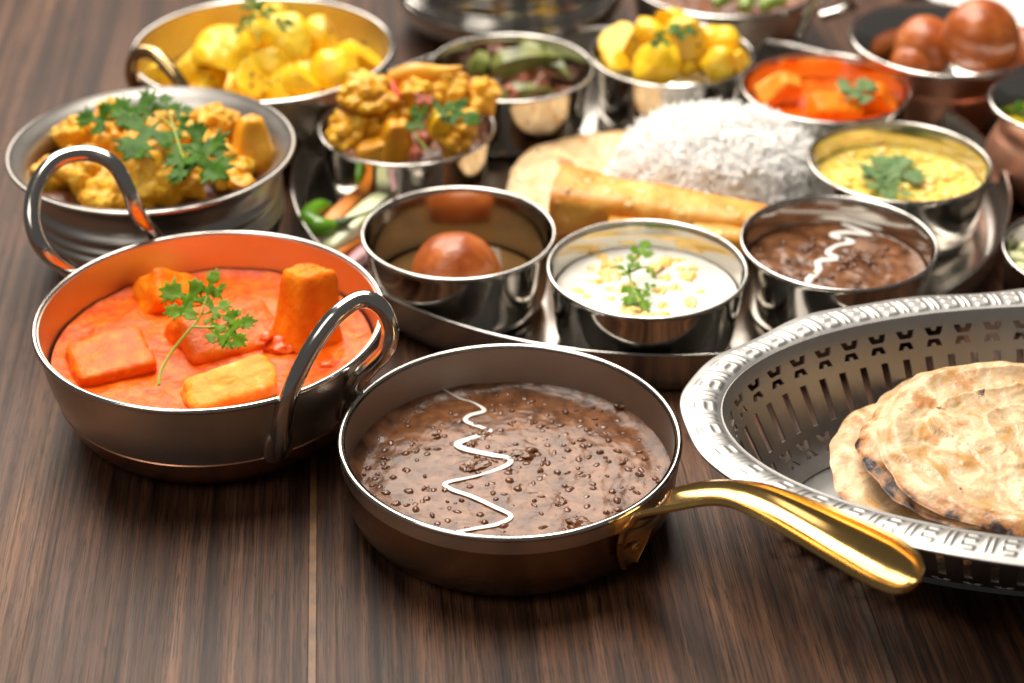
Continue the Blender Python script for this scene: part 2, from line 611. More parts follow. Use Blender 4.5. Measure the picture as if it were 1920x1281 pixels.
def sprig(name, label, stem_paths, leaves, m='leaf', stem_r=.055, cat='coriander', group=None):
    t = thing(name, label, cat, stem_paths[0][0] if stem_paths else leaves[0][0], group=group)
    o = Vector(t.location) / CM
    sub = lambda p: tuple(Vector(p) - o)
    if stem_paths:
        geo = []
        for k, pth in enumerate(stem_paths):
            r0 = stem_r * (1 if k == 0 else .75)
            geo.append(tube([sub(p) for p in pth], [r0 * (1 - .45 * i / (len(pth) - 1)) for i in range(len(pth))], 8))
        link('stem', mesh('stem', *join(*geo)), 'stem', t)
    for k, L in enumerate(leaves):
        b, tp = L[0], L[1]
        tp = tuple(b[q] + (tp[q] - b[q]) * (1.0 if m == 'leaf_pale' else 1.22) for q in range(3))
        wide = L[2] if len(L) > 2 else 1.0
        nrm = L[3] if len(L) > 3 else (random.Random(k * 7 + len(label)).uniform(-.35, .35), -.5, .85)
        g = leaf_geo(sub(b), sub(tp), nrm, wide, .35, k * 3 + len(label))
        link('leaflet', mesh('leaflet', *g, sharp=None), m, t)
    return t


def solid(name, geo, m, label, cat, loc, rot=(0, 0, 0), group=None, sharp=60):
    o = link(name, mesh(name, *geo, sharp=sharp), m, None, loc, rot)
    return tag(o, label, cat, group)


def pool(r, z, hfun, rings=70, seg=168, depth=.7, rb=.75):
    """liquid surface: a displaced disc with a closed underside"""
    V, F = [(0, 0, z + hfun(0, 0))], []
    for i in range(1, rings + 1):
        rr = r * (i / rings) ** .85
        for j in range(seg):
            a = 2 * pi * j / seg
            x, y = rr * cos(a), rr * sin(a)
            V.append((x, y, z + hfun(x, y)))
    for j in range(seg):
        F.append((0, 1 + j, 1 + (j + 1) % seg))
    for i in range(rings - 1):
        for j in range(seg):
            a, b = 1 + i * seg, 1 + (i + 1) * seg
            j2 = (j + 1) % seg
            F.append((a + j, b + j, b + j2, a + j2))
    n = len(V)
    for j in range(seg):
        a = 2 * pi * j / seg
        V.append((r * rb * cos(a), r * rb * sin(a), z - depth))
    last = 1 + (rings - 1) * seg
    for j in range(seg):
        j2 = (j + 1) % seg
        F.append((last + j, n + j, n + j2, last + j2))
    F.append(tuple(n + j for j in reversed(range(seg))))
    return V, F


def ripple(seed, a1, f1, a2=0, f2=3, rim=0, r=6):
    def h(x, y):
        v = a1 * noise.noise(Vector((x * f1, y * f1, seed))) + a2 * noise.noise(Vector((x * f2, y * f2, seed + 9)))
        if rim:
            d = sqrt(x * x + y * y) / r
            v += rim * max(0, (d - .9) / .1) ** 2
        return v
    return h


rng = random.Random(11)

# ------------------------------------------------------------------ tabletop of planks
table = thing('tabletop', None, None)
tag(table, 'dark brown walnut plank tabletop under the dishes', None, None, 'structure')
ANG = .08                                   # planks run away from the camera, slightly to the left
table.rotation_euler = (0, 0, ANG)
PW = 20.35
for k in range(-4, 5):
    x0 = -8.62 + PW * k
    x1 = x0 + PW - .27
    bm = bmesh.new()
    bmesh.ops.create_cube(bm, size=1)
    for v in bm.verts:
        v.co = Vector(((x0 + (v.co.x + .5) * (x1 - x0)) * CM, (-60 + (v.co.y + .5) * 230) * CM, (-2.5 + (v.co.z + .5) * 2.5) * CM))
    bmesh.ops.bevel(bm, geom=[e for e in bm.edges], offset=.05 * CM, segments=2, affect='EDGES')
    me = bpy.data.meshes.new('plank')
    bm.to_mesh(me)
    bm.free()
    link('plank', me, 'wood', table)
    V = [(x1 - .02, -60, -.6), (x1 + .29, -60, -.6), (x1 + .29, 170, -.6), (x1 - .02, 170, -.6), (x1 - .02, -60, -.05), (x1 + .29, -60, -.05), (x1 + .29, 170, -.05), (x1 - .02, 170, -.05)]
    link('seam_strip', mesh('seam_strip', V, [(0, 3, 2, 1), (4, 5, 6, 7), (0, 1, 5, 4), (1, 2, 6, 5), (2, 3, 7, 6), (3, 0, 4, 7)], False), 'seam' if k == -1 else 'seam_shaded', table)


# ------------------------------------------------------------------ small straight bowls on the platter
FLOOR = .22


def katori_profile(R, h):
    b = R - .95
    out = [(b - .3, 0), (b, .04), (b + .3, .2), (R - .50, .5), (R - .40, .95), (R - .17, h - .5), (R - .11, h - .12), (R - .07, h)]
    inn = [(R - .15, h), (R - .20, h - .12), (R - .26, h - .5), (R - .50, 1.0), (R - .60, .6), (b + .22, .3), (b - .05, .14), (b - .3, .1)]
    return [(0, 0)] + smooth_profile(out, 4) + smooth_profile(inn, 4) + [(0, .1)]


def katori(label, x, y, R=4.42, h=3.58, z=FLOOR, group='small steel bowls set round the platter'):
    t = thing('small_bowl', label, 'bowl', (x, y, z), group=group)
    link('body', mesh('body', *lathe(katori_profile(R, h)), sharp=50), 'steel_mirror', t)
    link('rim', mesh('rim', *ring(R - .09, h, .095)), 'steel_rod', t)
    return t


KAT = {
    'jamun': (-2.42, 4.12), 'milk': (5.92, .86), 'dal': (14.63, 3.20), 'corn': (18.68, 11.22),
    'tomato': (16.28, 19.80), 'potato': (8.60, 24.10), 'okra': (-.08, 22.30), 'cauli': (-5.25, 15.08)}
katori('small steel bowl with one brown gulab jamun in syrup, nearest the orange curry pan', *KAT['jamun'])
katori('small steel bowl of white milky pudding at the front edge of the platter', *KAT['milk'])
katori('small steel bowl of brown dal with a white cream zigzag, beside the basket', *KAT['dal'])
katori('small steel bowl of yellow corn dal at the right edge of the platter', *KAT['corn'])
katori('small steel bowl of orange paneer curry behind the white rice', *KAT['tomato'])
katori('small steel bowl of yellow potatoes at the back of the platter', *KAT['potato'])
katori('small steel bowl of green okra between the cauliflower and potato bowls', *KAT['okra'])
katori('small steel bowl heaped high with cauliflower curry, on the left of the platter', *KAT['cauli'])

# the platter
pl = thing('round_platter', 'large round steel platter holding the small bowls, rice and breads', 'platter', (6.78, 14.03, 0))
R = 17.68
prof = [(0, 0), (R - .9, 0), (R - .45, .06), (R - .2, .3), (R - .1, .8), (R - .02, 1.95), (R + .02, 2.07), (R - .03, 2.13), (R - .09, 2.07), (R - .12, 1.9), (R - .2, .85), (R - .3, .45), (R - .55, .24), (R - .95, .2), (0, .2)]
link('tray', mesh('tray', *lathe(prof, 192), sharp=50), 'steel_tray', pl)
link('rim', mesh('rim', *ring(R, 2.1, .075, 192)), 'steel_rod', pl)


# ------------------------------------------------------------------ contents of the small bowls
def in_k(n, dx, dy, z):
    return (KAT[n][0] + dx, KAT[n][1] + dy, z)


# gulab jamun
o = link('syrup', mesh('syrup', *pool(3.74, 1.15, ripple(3, .01, .8, 0, 3, .05, 4.1), 30, 96, .7, .9)), 'syrup', None, (*KAT['jamun'], 0))
tag(o, 'thin dark sugar syrup pool around the gulab jamun in the front left bowl', 'syrup')
solid('gulab_jamun', blob((2.06, 2.02, 1.98), 2, .03, 1.2, 5, .012, 5), 'jamun', 'single shiny brown gulab jamun ball in the small steel bowl at the platter front', 'sweet', (-2.55, 3.15, 2.12), (.2, .1, .4), 'fried brown gulab jamun balls')

# milky pudding
hm = ripple(5, .05, 1.3, .02, 3.3, .08, 4.1)
t = thing('milk_pudding', 'white milky pudding with soft yellow lentils in a small steel bowl', 'pudding', (*KAT['milk'], 0))
link('milk', mesh('milk', *pool(4.02, 2.55, hm, 50, 128, .7, .9)), 'milk', t)
pulse = [mesh('pulse', *blob((.46, .36, .17), s, .5, 1.5, 4, .1, 5)) for s in range(4)]
rr = random.Random(4)
for p in [(2.94, 0.97, 2.6), (3.61, 3.11, 2.6), (4.13, 4.19, 2.6), (4.29, 2.15, 2.6), (4.96, 3.75, 2.6), (5.20, 1.20, 2.6), (3.80, 1.91, 2.6), (7.13, 3.60, 2.6), (7.50, 3.75, 2.6), (8.18, 3.11, 2.6), (7.20, 1.20, 2.6), (6.51, -0.41, 2.6), (5.79, -0.87, 2.6), (7.69, -0.19, 2.6), (6.37, 3.11, 2.6), (4.45, 0.27, 2.6), (5.11, -0.41, 2.6), (7.74, 2.15, 2.6), (3.40, 0.50, 2.6), (6.36, 0.97, 2.6), (4.79, 2.63, 2.6), (5.70, 4.09, 2.6), (6.79, 2.15, 2.6), (5.63, 0.50, 2.6), (6.70, -1.09, 2.6), (8.25, 0.97, 2.6), (4.25, 1.20, 2.6), (7.68, 2.87, 2.6), (4.22, 3.35, 2.6), (4.96, -1.18, 2.6)]:
    x, y = p[0] - KAT['milk'][0], p[1] - KAT['milk'][1]
    link('pulse', pulse[rr.randrange(4)], 'chana', t, (x, y, 2.46 + hm(x, y)), (rr.uniform(-.4, .4), rr.uniform(-.4, .4), rr.uniform(0, 6))).scale = [rr.uniform(.7, 1.3)] * 3
sprig('coriander_sprig', 'small curled green coriander sprig on the white milky pudding', [[(5.58, -0.35, 2.75), (5.28, 0.83, 2.95), (5.20, 1.64, 3.3), (5.58, 2.31, 3.6), (5.83, 2.62, 3.7)], [(5.24, 1.58, 3.2), (6.01, 1.53, 3.5), (6.14, 0.93, 3.3)], [(5.34, 0.60, 2.95), (5.82, 0.11, 3.1)]],
      [((5.58, 1.98, 3.65), (6.01, 2.99, 3.9), 0.74), ((5.27, 1.20, 3.2), (4.77, 1.70, 3.4), 0.62), ((5.35, 0.89, 3), (5.01, -0.43, 2.8), 0.56), ((5.73, 0.43, 3.05), (6.27, 0.57, 3.1), 0.62), ((5.52, 0.37, 2.95), (5.83, -0.71, 2.75), 0.68), ((5.41, 1.23, 3.4), (5.25, 2.13, 3.7), 0.50), ((5.94, 1.53, 3.5), (6.30, 1.10, 3.2), 0.50)], 'leaf_bright', .085)

# corn dal
hc = ripple(8, .07, 1.2, .04, 3, .06, 4.1)
t = thing('corn_dal', 'thick yellow dal with corn kernels in the small bowl at the platter right edge', 'dal', (*KAT['corn'], 0))
link('gravy', mesh('gravy', *pool(4.03, 2.62, hc, 50, 128, .7, .9)), 'yellow_dal', t)
kern = [mesh('kernel', *blob((.34, .24, .17), s + 9, .25, 1.4, 3)) for s in range(4)]
for i in range(84):
    a, d = rr.uniform(0, 2 * pi), 3.8 * sqrt(rr.random())
    x, y = d * cos(a), d * sin(a)
    link('kernel', kern[i % 4], 'corn' if i % 3 else 'yellow_dal', t, (x, y, 2.62 + hc(x, y)), (rr.uniform(-.5, .5), rr.uniform(-.5, .5), rr.uniform(0, 6))).scale = [rr.uniform(.7, 1.2)] * 3
sprig('coriander_leaf', 'pale green coriander leaf lying on the yellow corn dal', [[(19.16, 9.15, 2.9), (18.73, 10.45, 3), (18.36, 11.67, 3.1)]],
      [((18.45, 10.29, 3), (17.08, 11.79, 3.1), 1.2), ((18.53, 10.45, 3), (19.23, 12.93, 3.4), .9), ((18.50, 10.29, 3), (18.22, 13.51, 3.2), 1.0), ((18.50, 10.29, 3), (17.75, 9.06, 2.95), 1.2)], 'leaf_pale')

# small dal makhani with cream
hd = ripple(12, .06, 1.2, .03, 2.6, .10, 4.1)
t = thing('black_dal', 'brown creamy lentil dal in the small steel bowl beside the basket', 'dal', (*KAT['dal'], 0))
link('gravy', mesh('gravy', *pool(4.01, 2.5, hd, 60, 144, .7, .9)), 'dal', t)
lent = [mesh('lentil', *blob((.17, .14, .11), s + 3, .18, 1.5, 3)) for s in range(4)]
lump = [mesh('lump', *blob((.55, .36, .26), s + 30, .5, 1.7, 4, .22, 4.5)) for s in range(4)]
for i in range(30):
    a, d = rr.uniform(0, 2 * pi), 3.8 * sqrt(rr.random())
    x, y = d * cos(a), d * sin(a)
    link('lentil', lent[i % 4], 'lentil', t, (x, y, 2.5 + hd(x, y)), (0, 0, rr.uniform(0, 6)))
for k, p in enumerate([(15.57, 4.34, 2.6), (15.23, 3.70, 2.6), (16.22, 3.85, 2.6), (13.44, 4.84, 2.6), (12.15, 2.15, 2.6)]):
    x, y = p[0] - KAT['dal'][0], p[1] - KAT['dal'][1]
    link('lump', lump[k % 4], 'dal', t, (x, y, 2.5 + hd(x, y)), (0, 0, rr.uniform(0, 6))).scale = (.9, .9, .9) if k < 3 else (.6, .6, .6)


def drizzle(name, label, pts, widths, ctr, z, hf, flat=.2):
    P = [(p[0], p[1], z + hf(p[0] - ctr[0], p[1] - ctr[1]) + .05) for p in pts]
    o0 = Vector(P[0])
    g = tube([tuple(Vector(p) - o0) for p in P], [w * (.95 + .55 * noise.noise(Vector((i * 1.7, 2, 3)))) for i, w in enumerate(widths)], 12, 7, flat)
    o = link(name, mesh(name, *g), 'cream', None, P[0])
    return tag(o, label, 'cream', 'white cream drizzled on brown dal')


drizzle('cream_drizzle', 'short white cream zigzag on the dal in the small steel bowl', [(15.44, 7.13, 2.5), (15.94, 6.81, 2.5), (16.64, 6.19, 2.5), (15.63, 6.40, 2.5), (14.86, 6.19, 2.5), (15.70, 5.53, 2.5), (14.96, 5.17, 2.5), (14.43, 4.52, 2.5), (14.80, 3.97, 2.5), (13.91, 3.68, 2.5), (13.81, 2.90, 2.5), (13.30, 2.13, 2.5), (13.18, 1.75, 2.5)],
        [.10, .17, .10, .16, .15, .15, .13, .14, .13, .15, .15, .17, .12], KAT['dal'], 2.5, hd)

# small paneer curry
ht = ripple(15, .05, 1.1, .03, 3, .08, 4.1)
o = link('tomato_gravy', mesh('tomato_gravy', *pool(4.00, 2.45, ht, 40, 112, .7, .9)), 'tomato_gravy', None, (*KAT['tomato'], 0))
tag(o, 'orange tomato gravy in the small steel bowl behind the rice', 'gravy')
solid('paneer_cube', chunk((2.2, 1.7, 2.0), 5, 9, .09, .02, .4), 'paneer_pale', 'pale edged paneer piece at the left of the small orange curry bowl', 'paneer', (14.18, 21.03, 3), (.5, .45, .5), 'paneer pieces in orange gravy')
solid('paneer_cube', chunk((2.6, 1.8, 1.3), 6, 9), 'paneer', 'flat paneer slab nearest the rice in the small orange curry bowl', 'paneer', (16.75, 19.20, 2.75), (.15, .1, .25), 'paneer pieces in orange gravy')
solid('paneer_cube', chunk((2.0, 1.5, 1.8), 7, 9, .09, .02, .35), 'paneer', 'paneer wedge under the coriander leaf in the small orange curry bowl', 'paneer', (18.97, 20.14, 2.8), (.3, -.4, -.3), 'paneer pieces in orange gravy')
sprig('coriander_leaf', 'pale coriander leaf on the small bowl of orange paneer curry', [], [((17.12, 18.46, 3.7), (18.90, 20.44, 4), .8), ((17.27, 18.59, 3.7), (18.05, 19.86, 3.9), .8)], 'leaf_pale')

# yellow potatoes in the small bowl
def cut_potato(seed):
    """a boiled potato piece: rounded outside with two or three knife-cut faces"""
    rk = random.Random(seed)
    V, F = blob((1.05, .86, .82), seed + 40, .22, 1.1, 5, .035, 4)
    V = [Vector(v) for v in V]
    for q in range(2 + seed % 3):
        n = Vector((rk.uniform(-1, 1), rk.uniform(-1, 1), rk.uniform(-.2, 1))).normalized()
        d = rk.uniform(.28, .55)
        for v in V:
            e = v.dot(n) - d
            if e > -.06:
                k = max(0, e + .06)
                v -= n * (k - .06 * (1 - math.exp(-k / .06)))
    return [tuple(v * 1.12 + Vector((0, 0, 0))) for v in V], F


POT = [mesh('potato', *cut_potato(s)) for s in range(8)]
for me in POT:
    me.materials.append(M['potato'])
SEEDS = {}


def potato(p, r, label, group, k):
    rk = random.Random(k * 13 + 5)
    o = link('potato', POT[k % 8], None, None, p, (rk.uniform(0, 6), rk.uniform(0, 6), rk.uniform(0, 6)))
    o.scale = [r * rk.uniform(.9, 1.1) for _ in range(3)]
    tag(o, label, 'potato', group)
    for q in range(3 + k % 4):
        a, b = rk.uniform(0, 2 * pi), rk.uniform(-.2, 1.2)
        d = Vector((cos(a) * cos(b), -abs(sin(a)) * cos(b), sin(b))) * .74
        s = SEEDS.setdefault('m', mesh('seed', *blob((.085, .075, .06), 3, .1, 1, 3)))
        so = link('seed', s, 'seed', o)
        inv = Euler(o.rotation_euler).to_matrix().inverted()
        so.location = (inv @ d) * CM
    return o


G1 = 'yellow potatoes in the small steel bowl'
for k, (p, r, lb) in enumerate([
        ((5.91, 24.83, 3.9), 1.15, 'yellow potato piece at the left of the small potato bowl'),
        ((7.66, 22.02, 3.9), 1.45, 'large speckled potato at the front of the small potato bowl'),
        ((10.44, 22.23, 3.9), 1.35, 'upright potato piece front right in the small potato bowl'),
        ((9.18, 23.09, 5.2), 1.35, 'potato piece on top of the small potato bowl beside the coriander'),
        ((8.58, 24.16, 5.6), .85, 'highest potato chip on the heap in the small potato bowl'),
        ((7.25, 23.67, 4.8), 1.1, 'potato piece behind the coriander leaf in the small potato bowl'),
        ((12.03, 22.47, 3.7), .95, 'small potato at the right rim of the small potato bowl'),
        ((5.39, 22.64, 3.5), .95, 'flat potato slice at the left front rim of the small potato bowl'),
        ((11.16, 24.25, 4.4), 1.1, 'potato piece at the back right of the small potato bowl'),
        ((9.30, 23.70, 3.4), 1.2, 'shaded potato in the middle of the small potato bowl')]):
    potato(p, r, lb, G1, k)
sprig('coriander_leaf', 'green coriander leaf on top of the small yellow potato bowl', [], [((8.13, 20.74, 6.2), (7.28, 20.24, 6), .9), ((8.12, 20.65, 6.3), (8.36, 21.48, 6.6), .9), ((8.29, 21.02, 6.2), (9.34, 21.25, 6.4), .9)], 'leaf')

# okra
o = link('masala_bed', mesh('masala_bed', *pool(3.86, 1.6, ripple(21, .25, 1.1, .12, 3), 40, 112, .7, .95)), 'masala', None, (*KAT['okra'], 0))
tag(o, 'brown spice mixture under the okra in the small steel bowl', 'spice mix')


def pod(p0, p1, r, label, m='okra', bend=.25):
    a, b = Vector(p0), Vector(p1)
    V, F = [], []
    n, kk = 14, 10
    ax = (b - a).normalized()
    s = ax.cross(Vector((0, 0, 1))).normalized()
    u = s.cross(ax)
    o0 = a.copy()
    for i in range(n + 1):
        t = i / n
        c = (b - a) * t + u * bend * sin(pi * t)
        w = r * (min(1, t * 6 + .35)) * (1 - t ** 2.2) + .03
        for j in range(kk):
            an = 2 * pi * j / kk
            q = w * (1.08 if j % 2 else .86)
            V.append(tuple(c + s * q * cos(an) + u * q * sin(an)))
    for i in range(n):
        for j in range(kk):
            j2 = (j + 1) % kk
            F.append((i * kk + j, i * kk + j2, (i + 1) * kk + j2, (i + 1) * kk + j))
    F.append(tuple(range(kk)))
    F.append(tuple(reversed(range(n * kk, n * kk + kk))))
    o = link('okra_pod', mesh('okra_pod', V, F, sharp=25), m, None, p0)
    return tag(o, label, 'okra', 'okra pods in the small steel bowl')


pod((-1.14, 23.46, 3.2), (2.94, 24.55, 3.4), .75, 'long green okra pod lying across the back of the okra bowl')
pod((-1.77, 23.21, 3), (-1.60, 25.58, 3.2), .62, 'short okra end standing at the left of the okra bowl')
pod((1.46, 25.68, 3), (3.21, 23.41, 2.6), .5, 'split okra pod at the right of the okra bowl')
pod((-0.70, 21.25, 2.5), (2.27, 21.91, 2.6), .5, 'brown green okra piece near the front rim of the okra bowl')
pod((0.44, 26.77, 3), (2.29, 23.81, 3.2), .45, 'thin okra strip behind the long pod in the okra bowl')
for k, (p, lb) in enumerate([((-0.73, 25.44, 3.2), 'brown onion piece behind the long okra pod'), ((-0.14, 21.42, 2.7), 'brown onion piece at the front of the okra bowl'), ((1.42, 21.94, 2.8), 'brown onion piece right of centre in the okra bowl'), ((-2.30, 23.38, 2.3), 'brown onion piece at the left of the okra bowl'), ((2.85, 22.37, 2.2), 'brown onion piece by the right front rim of the okra bowl'), ((0.72, 23.41, 2.6), 'brown onion piece under the long okra pod')]):
    solid('onion_piece', blob((.75, .5, .35), k + 60, .5, 1.6, 4, .1, 5), 'onion' if k % 2 else 'masala', lb, 'onion', p, (k, .4, k * 2.1), 'cooked onion in the okra bowl')

# cauliflower heaped bowl
FLO = [mesh('cauliflower_floret', *floret_geo(1, s * 1.7 + 1)) for s in range(5)]
for me in FLO:
    me.materials.append(M['floret'])


def floret(p, r, label, group, k):
    rk = random.Random(k * 17 + 3)
    o = link('cauliflower_floret', FLO[k % 5], None, None, p, (rk.uniform(-.1, .8), rk.uniform(-.6, .6), rk.uniform(0, 6)))
    o.scale = [r * rk.uniform(.92, 1.1) for _ in range(3)]
    return tag(o, label, 'cauliflower', group)


G2 = 'cauliflower florets heaped in the small steel bowl'
for k, (p, r, lb) in enumerate([
        ((-7.07, 14.36, 5.6), 1.55, 'big cauliflower floret at the top left of the heaped small bowl'),
        ((-7.89, 13.34, 4.3), 1.2, 'cauliflower floret at the left rim of the heaped small bowl'),
        ((-6.94, 13.54, 4.2), 1.0, 'small cauliflower floret between the left rim and the potato in the heaped bowl'),
        ((-4.73, 14.66, 5.4), 1.2, 'cauliflower floret in the middle of the heap above the coriander'),
        ((-3.31, 15.70, 5.5), 1.1, 'cauliflower floret right of the long yellow strip on the heaped bowl'),
        ((-1.46, 15.84, 5), 1.05, 'cauliflower floret at the right edge of the heaped small bowl'),
        ((-2.35, 13.61, 4.6), .95, 'cauliflower floret under the coriander at the right of the heaped bowl'),
        ((-2.92, 12.97, 3.9), .9, 'cauliflower floret at the front right rim of the heaped small bowl'),
        ((-5.92, 14.41, 4.8), 1.1, 'cauliflower floret left of the coriander in the heaped bowl'),
        ((-5.45, 16.12, 5.6), .9, 'cauliflower floret beneath the long yellow strip on the heap')]):
    floret(p, r, lb, G2, k)
o = link('masala_bed', mesh('masala_bed', *pool(3.98, 2.3, ripple(25, .3, 1.0, .1, 3), 30, 96, .8, .95)), 'masala', None, (*KAT['cauli'], 0))
tag(o, 'brown spice mixture under the heaped cauliflower in the small bowl', 'spice mix')
solid('potato_wedge', chunk((1.9, 1.5, 2.2), 21, 6, .12, .03, .4, 5), 'wedge', 'yellow potato wedge standing at the front of the heaped cauliflower bowl', 'potato', (-5.66, 12.62, 4.3), (.2, .1, .4))
solid('potato_wedge', chunk((2.1, 1.2, .9), 22, 5, .15, .03, .2, 5), 'wedge', 'flat yellow potato slice on the front left rim of the heaped bowl', 'potato', (-6.70, 12.38, 3.9), (.1, -.2, .15))
solid('potato_wedge', chunk((1.3, 1.2, 1.5), 23, 6, .12, .03, .2, 5), 'potato', 'bright yellow potato cube under the coriander on the heaped bowl', 'potato', (-3.43, 13.16, 4.9), (.3, .2, .3))
solid('yellow_strip', tube([(0, 0, 0), (1.2, .1, .25), (2.6, .25, .2), (3.6, .4, .45)], [.32, .48, .34, .06], 12), 'wedge', 'long yellow vegetable strip on top of the heaped cauliflower bowl', 'vegetable', (-6.05, 15.39, 6.3))
solid('pepper_strip', tube([(0, 0, 0), (.5, -.2, .1), (.8, -.7, -.2), (1.0, -1.4, -.6)], [.08, .2, .2, .08], 10, 6, .5), 'red_chilli', 'red pepper strip beside the big floret on the heaped bowl', 'vegetable', (-6.49, 14.86, 6.4))
for k, (p, lb) in enumerate([((-4.16, 13.59, 5.9), 'red brown onion piece in the middle of the heaped bowl'), ((-4.28, 12.42, 4.4), 'red brown onion piece below the coriander stem on the heaped bowl'), ((-4.65, 11.80, 3.9), 'red brown onion piece at the front rim of the heaped bowl'), ((-5.70, 12.69, 4.9), 'red brown onion piece left of the coriander stem on the heaped bowl')]):
    solid('onion_piece', blob((.55, .4, .3), k + 80, .45, 1.6, 4, .1, 5), 'onion', lb, 'onion', p, (k, .4, k), 'onion in the heaped cauliflower bowl')
sprig('coriander_sprig', 'coriander sprig with a curled stem on the heaped cauliflower bowl', [[(-4.06, 10.35, 4.9), (-4.45, 10.78, 5.2), (-4.63, 11.14, 5.5), (-4.29, 11.69, 5.8), (-3.71, 11.86, 6)]],
      [((-4.21, 11.48, 5.9), (-4.96, 11.14, 5.7), 1.0), ((-4.08, 11.57, 6), (-4.73, 12.04, 6.2), .9), ((-3.78, 11.71, 6.1), (-2.82, 12.24, 6.3), 1.0), ((-3.20, 12.04, 6.2), (-1.78, 11.48, 5.9), .9), ((-3.58, 12.04, 6), (-2.81, 11.66, 5.9), .9)], 'leaf')

# salad between the bowls
solid('cucumber_stick', chunk((1.05, 4.6, .9), 31, 5, .05, .02), 'cucumber', 'pale cucumber stick leaning beside the green chilli', 'cucumber', (-7.48, 9.29, 1.5), (.22, .1, -.62), 'salad sticks on the platter')
solid('carrot_stick', chunk((.85, 3.6, .85), 32, 5, .05, .02), 'carrot', 'orange carrot stick behind the green chilli', 'carrot', (-8.31, 10.72, 1.2), (.18, .1, -.55), 'salad sticks on the platter')
solid('carrot_stick', chunk((.8, 4.0, .8), 33, 5, .05, .02), 'carrot', 'orange carrot stick between the cucumber and the gulab jamun bowl', 'carrot', (-7.38, 8.95, 0.7), (.0, .1, -.6), 'salad sticks on the platter')
solid('cucumber_stick', chunk((.8, 3.6, .8), 34, 5, .05, .02), 'cucumber', 'cucumber stick standing against the heaped cauliflower bowl', 'cucumber', (-5.97, 13.16, 1.1), (.35, 0, -.25), 'salad sticks on the platter')
solid('carrot_stick', chunk((.8, 3.4, .8), 35, 5, .05, .02), 'carrot', 'carrot stick leaning between the cauliflower and gulab jamun bowls', 'carrot', (-5.19, 13.35, 1), (.3, 0, -.1), 'salad sticks on the platter')
solid('onion_slice', chunk((.7, 3.4, .7), 36, 4, .08, .02), 'pink_onion', 'pink onion slice beside the gulab jamun bowl', 'onion', (-6.87, 8.09, 0.65), (0, 0, -.5), 'salad sticks on the platter')
t = thing('green_chilli', 'glossy bent green chilli with a dark stem on the platter edge', 'chilli', (-8.50, 8.55, 1.9))
o0 = Vector((-8.50, 8.55, 1.9))
pts = [(-8.32, 8.45, 1.9), (-8.80, 8.18, 1.9), (-9.37, 8.23, 1.9), (-9.72, 8.88, 1.9), (-9.65, 10.01, 1.7), (-9.22, 10.93, 1.5), (-8.74, 11.28, 1.2)]
link('pod', mesh('pod', *tube([tuple(Vector(p) - o0) for p in pts], [.22, .42, .52, .5, .45, .38, .1], 14)), 'chilli', t)
pts = [(-8.42, 8.45, 1.9), (-7.98, 8.42, 2), (-7.46, 8.34, 2.3), (-6.53, 8.02, 2.9), (-5.33, 7.42, 4.2)]
link('stem', mesh('stem', *tube([tuple(Vector(p) - o0) for p in pts], [.3, .26, .1, .06, .09], 10)), 'chilli_stem', t)


# ------------------------------------------------------------------ breads under the rice, folded wafer, rice
def bread_mesh(R, seed, thick=.35, wob=.05, crease=0, bend=None, edge_amount=.9, rise=.12, char_dir=None):
    """round flatbread: uneven outline, puffed rim, creased top; the colour attribute 'edge' grows to the baked rim"""
    rings, seg = 72, 200
    off = Vector((seed * 3.3, seed * 1.3, 0))
    top, E = [], []

    def rad(a):
        return R * (1 + wob * noise.noise(Vector((cos(a) * 1.5, sin(a) * 1.5, seed))) + wob * .5 * noise.noise(Vector((cos(a) * 5, sin(a) * 5, seed + 4))))

    def hgt(x, y, t):
        h = .11 * noise.noise(Vector((x * .45, y * .45, seed))) + .07 * noise.noise(Vector((x * 1.3, y * 1.3, seed + 3)))
        h += rise * math.exp(-((t - .88) / .09) ** 2)
        if crease:
            a = math.atan2(y, x)
            rr_ = sqrt(x * x + y * y)
            s = (rr_ + .32 * a + 1.5 * noise.noise(Vector((x * .33, y * .33, seed + 6)))) / 1.9
            f = s - math.floor(s)
            h += crease * (f ** 3 - .4) * min(1, (1 - t) * 6) * (.5 + noise.noise(Vector((x * .4, y * .4, seed + 12))) * 1.2)
        if crease > .1:                    # flaky sheets: low terraces with torn edges
            q = 3.2 * (noise.fractal(Vector((x * .42, y * .42, seed + 15)), 1, 2, 4) + 1)
            fr = q - math.floor(q)
            h += .045 * (math.floor(q) + min(1, fr / .10)) * min(1, (1 - t) * 8)
        if bend:
            h += bend(x, y)
        return h
    V = []
    for side in (1, -1):
        for i in range(rings + 1):
            t = (i / rings) ** .8
            for j in range(seg):
                a = 2 * pi * j / seg
                r = rad(a) * t
                x, y = r * cos(a), r * sin(a)
                th = thick / 2 * sqrt(max(0, 1 - t ** 8))
                V.append((x, y, hgt(x, y, t) + side * th))
                cd = 1 if char_dir is None else .55 + .6 * max(0, cos(a - char_dir))
                E.append(max(0, (t - .70) / .30) ** 1.5 * edge_amount * cd + (.6 * cd * max(0, noise.noise(Vector((x * .9, y * .9, seed + 20))) - .08) if t > .5 and char_dir is not None else 0))
    F = []
    n = (rings + 1) * seg
    for side in (0, 1):
        for i in range(rings):
            for j in range(seg):
                j2 = (j + 1) % seg
                q = (side * n + i * seg + j, side * n + (i + 1) * seg + j, side * n + (i + 1) * seg + j2, side * n + i * seg + j2)
                F.append(q if side == 0 else q[::-1])
    for j in range(seg):
        j2 = (j + 1) % seg
        q = (rings * seg + j, n + rings * seg + j, n + rings * seg + j2, rings * seg + j2)
        F.append(q)
    me = mesh('bread', V, F, True, None)
    at = me.attributes.new('edge', 'FLOAT', 'POINT')
    at.data.foreach_set('value', E)
    return me


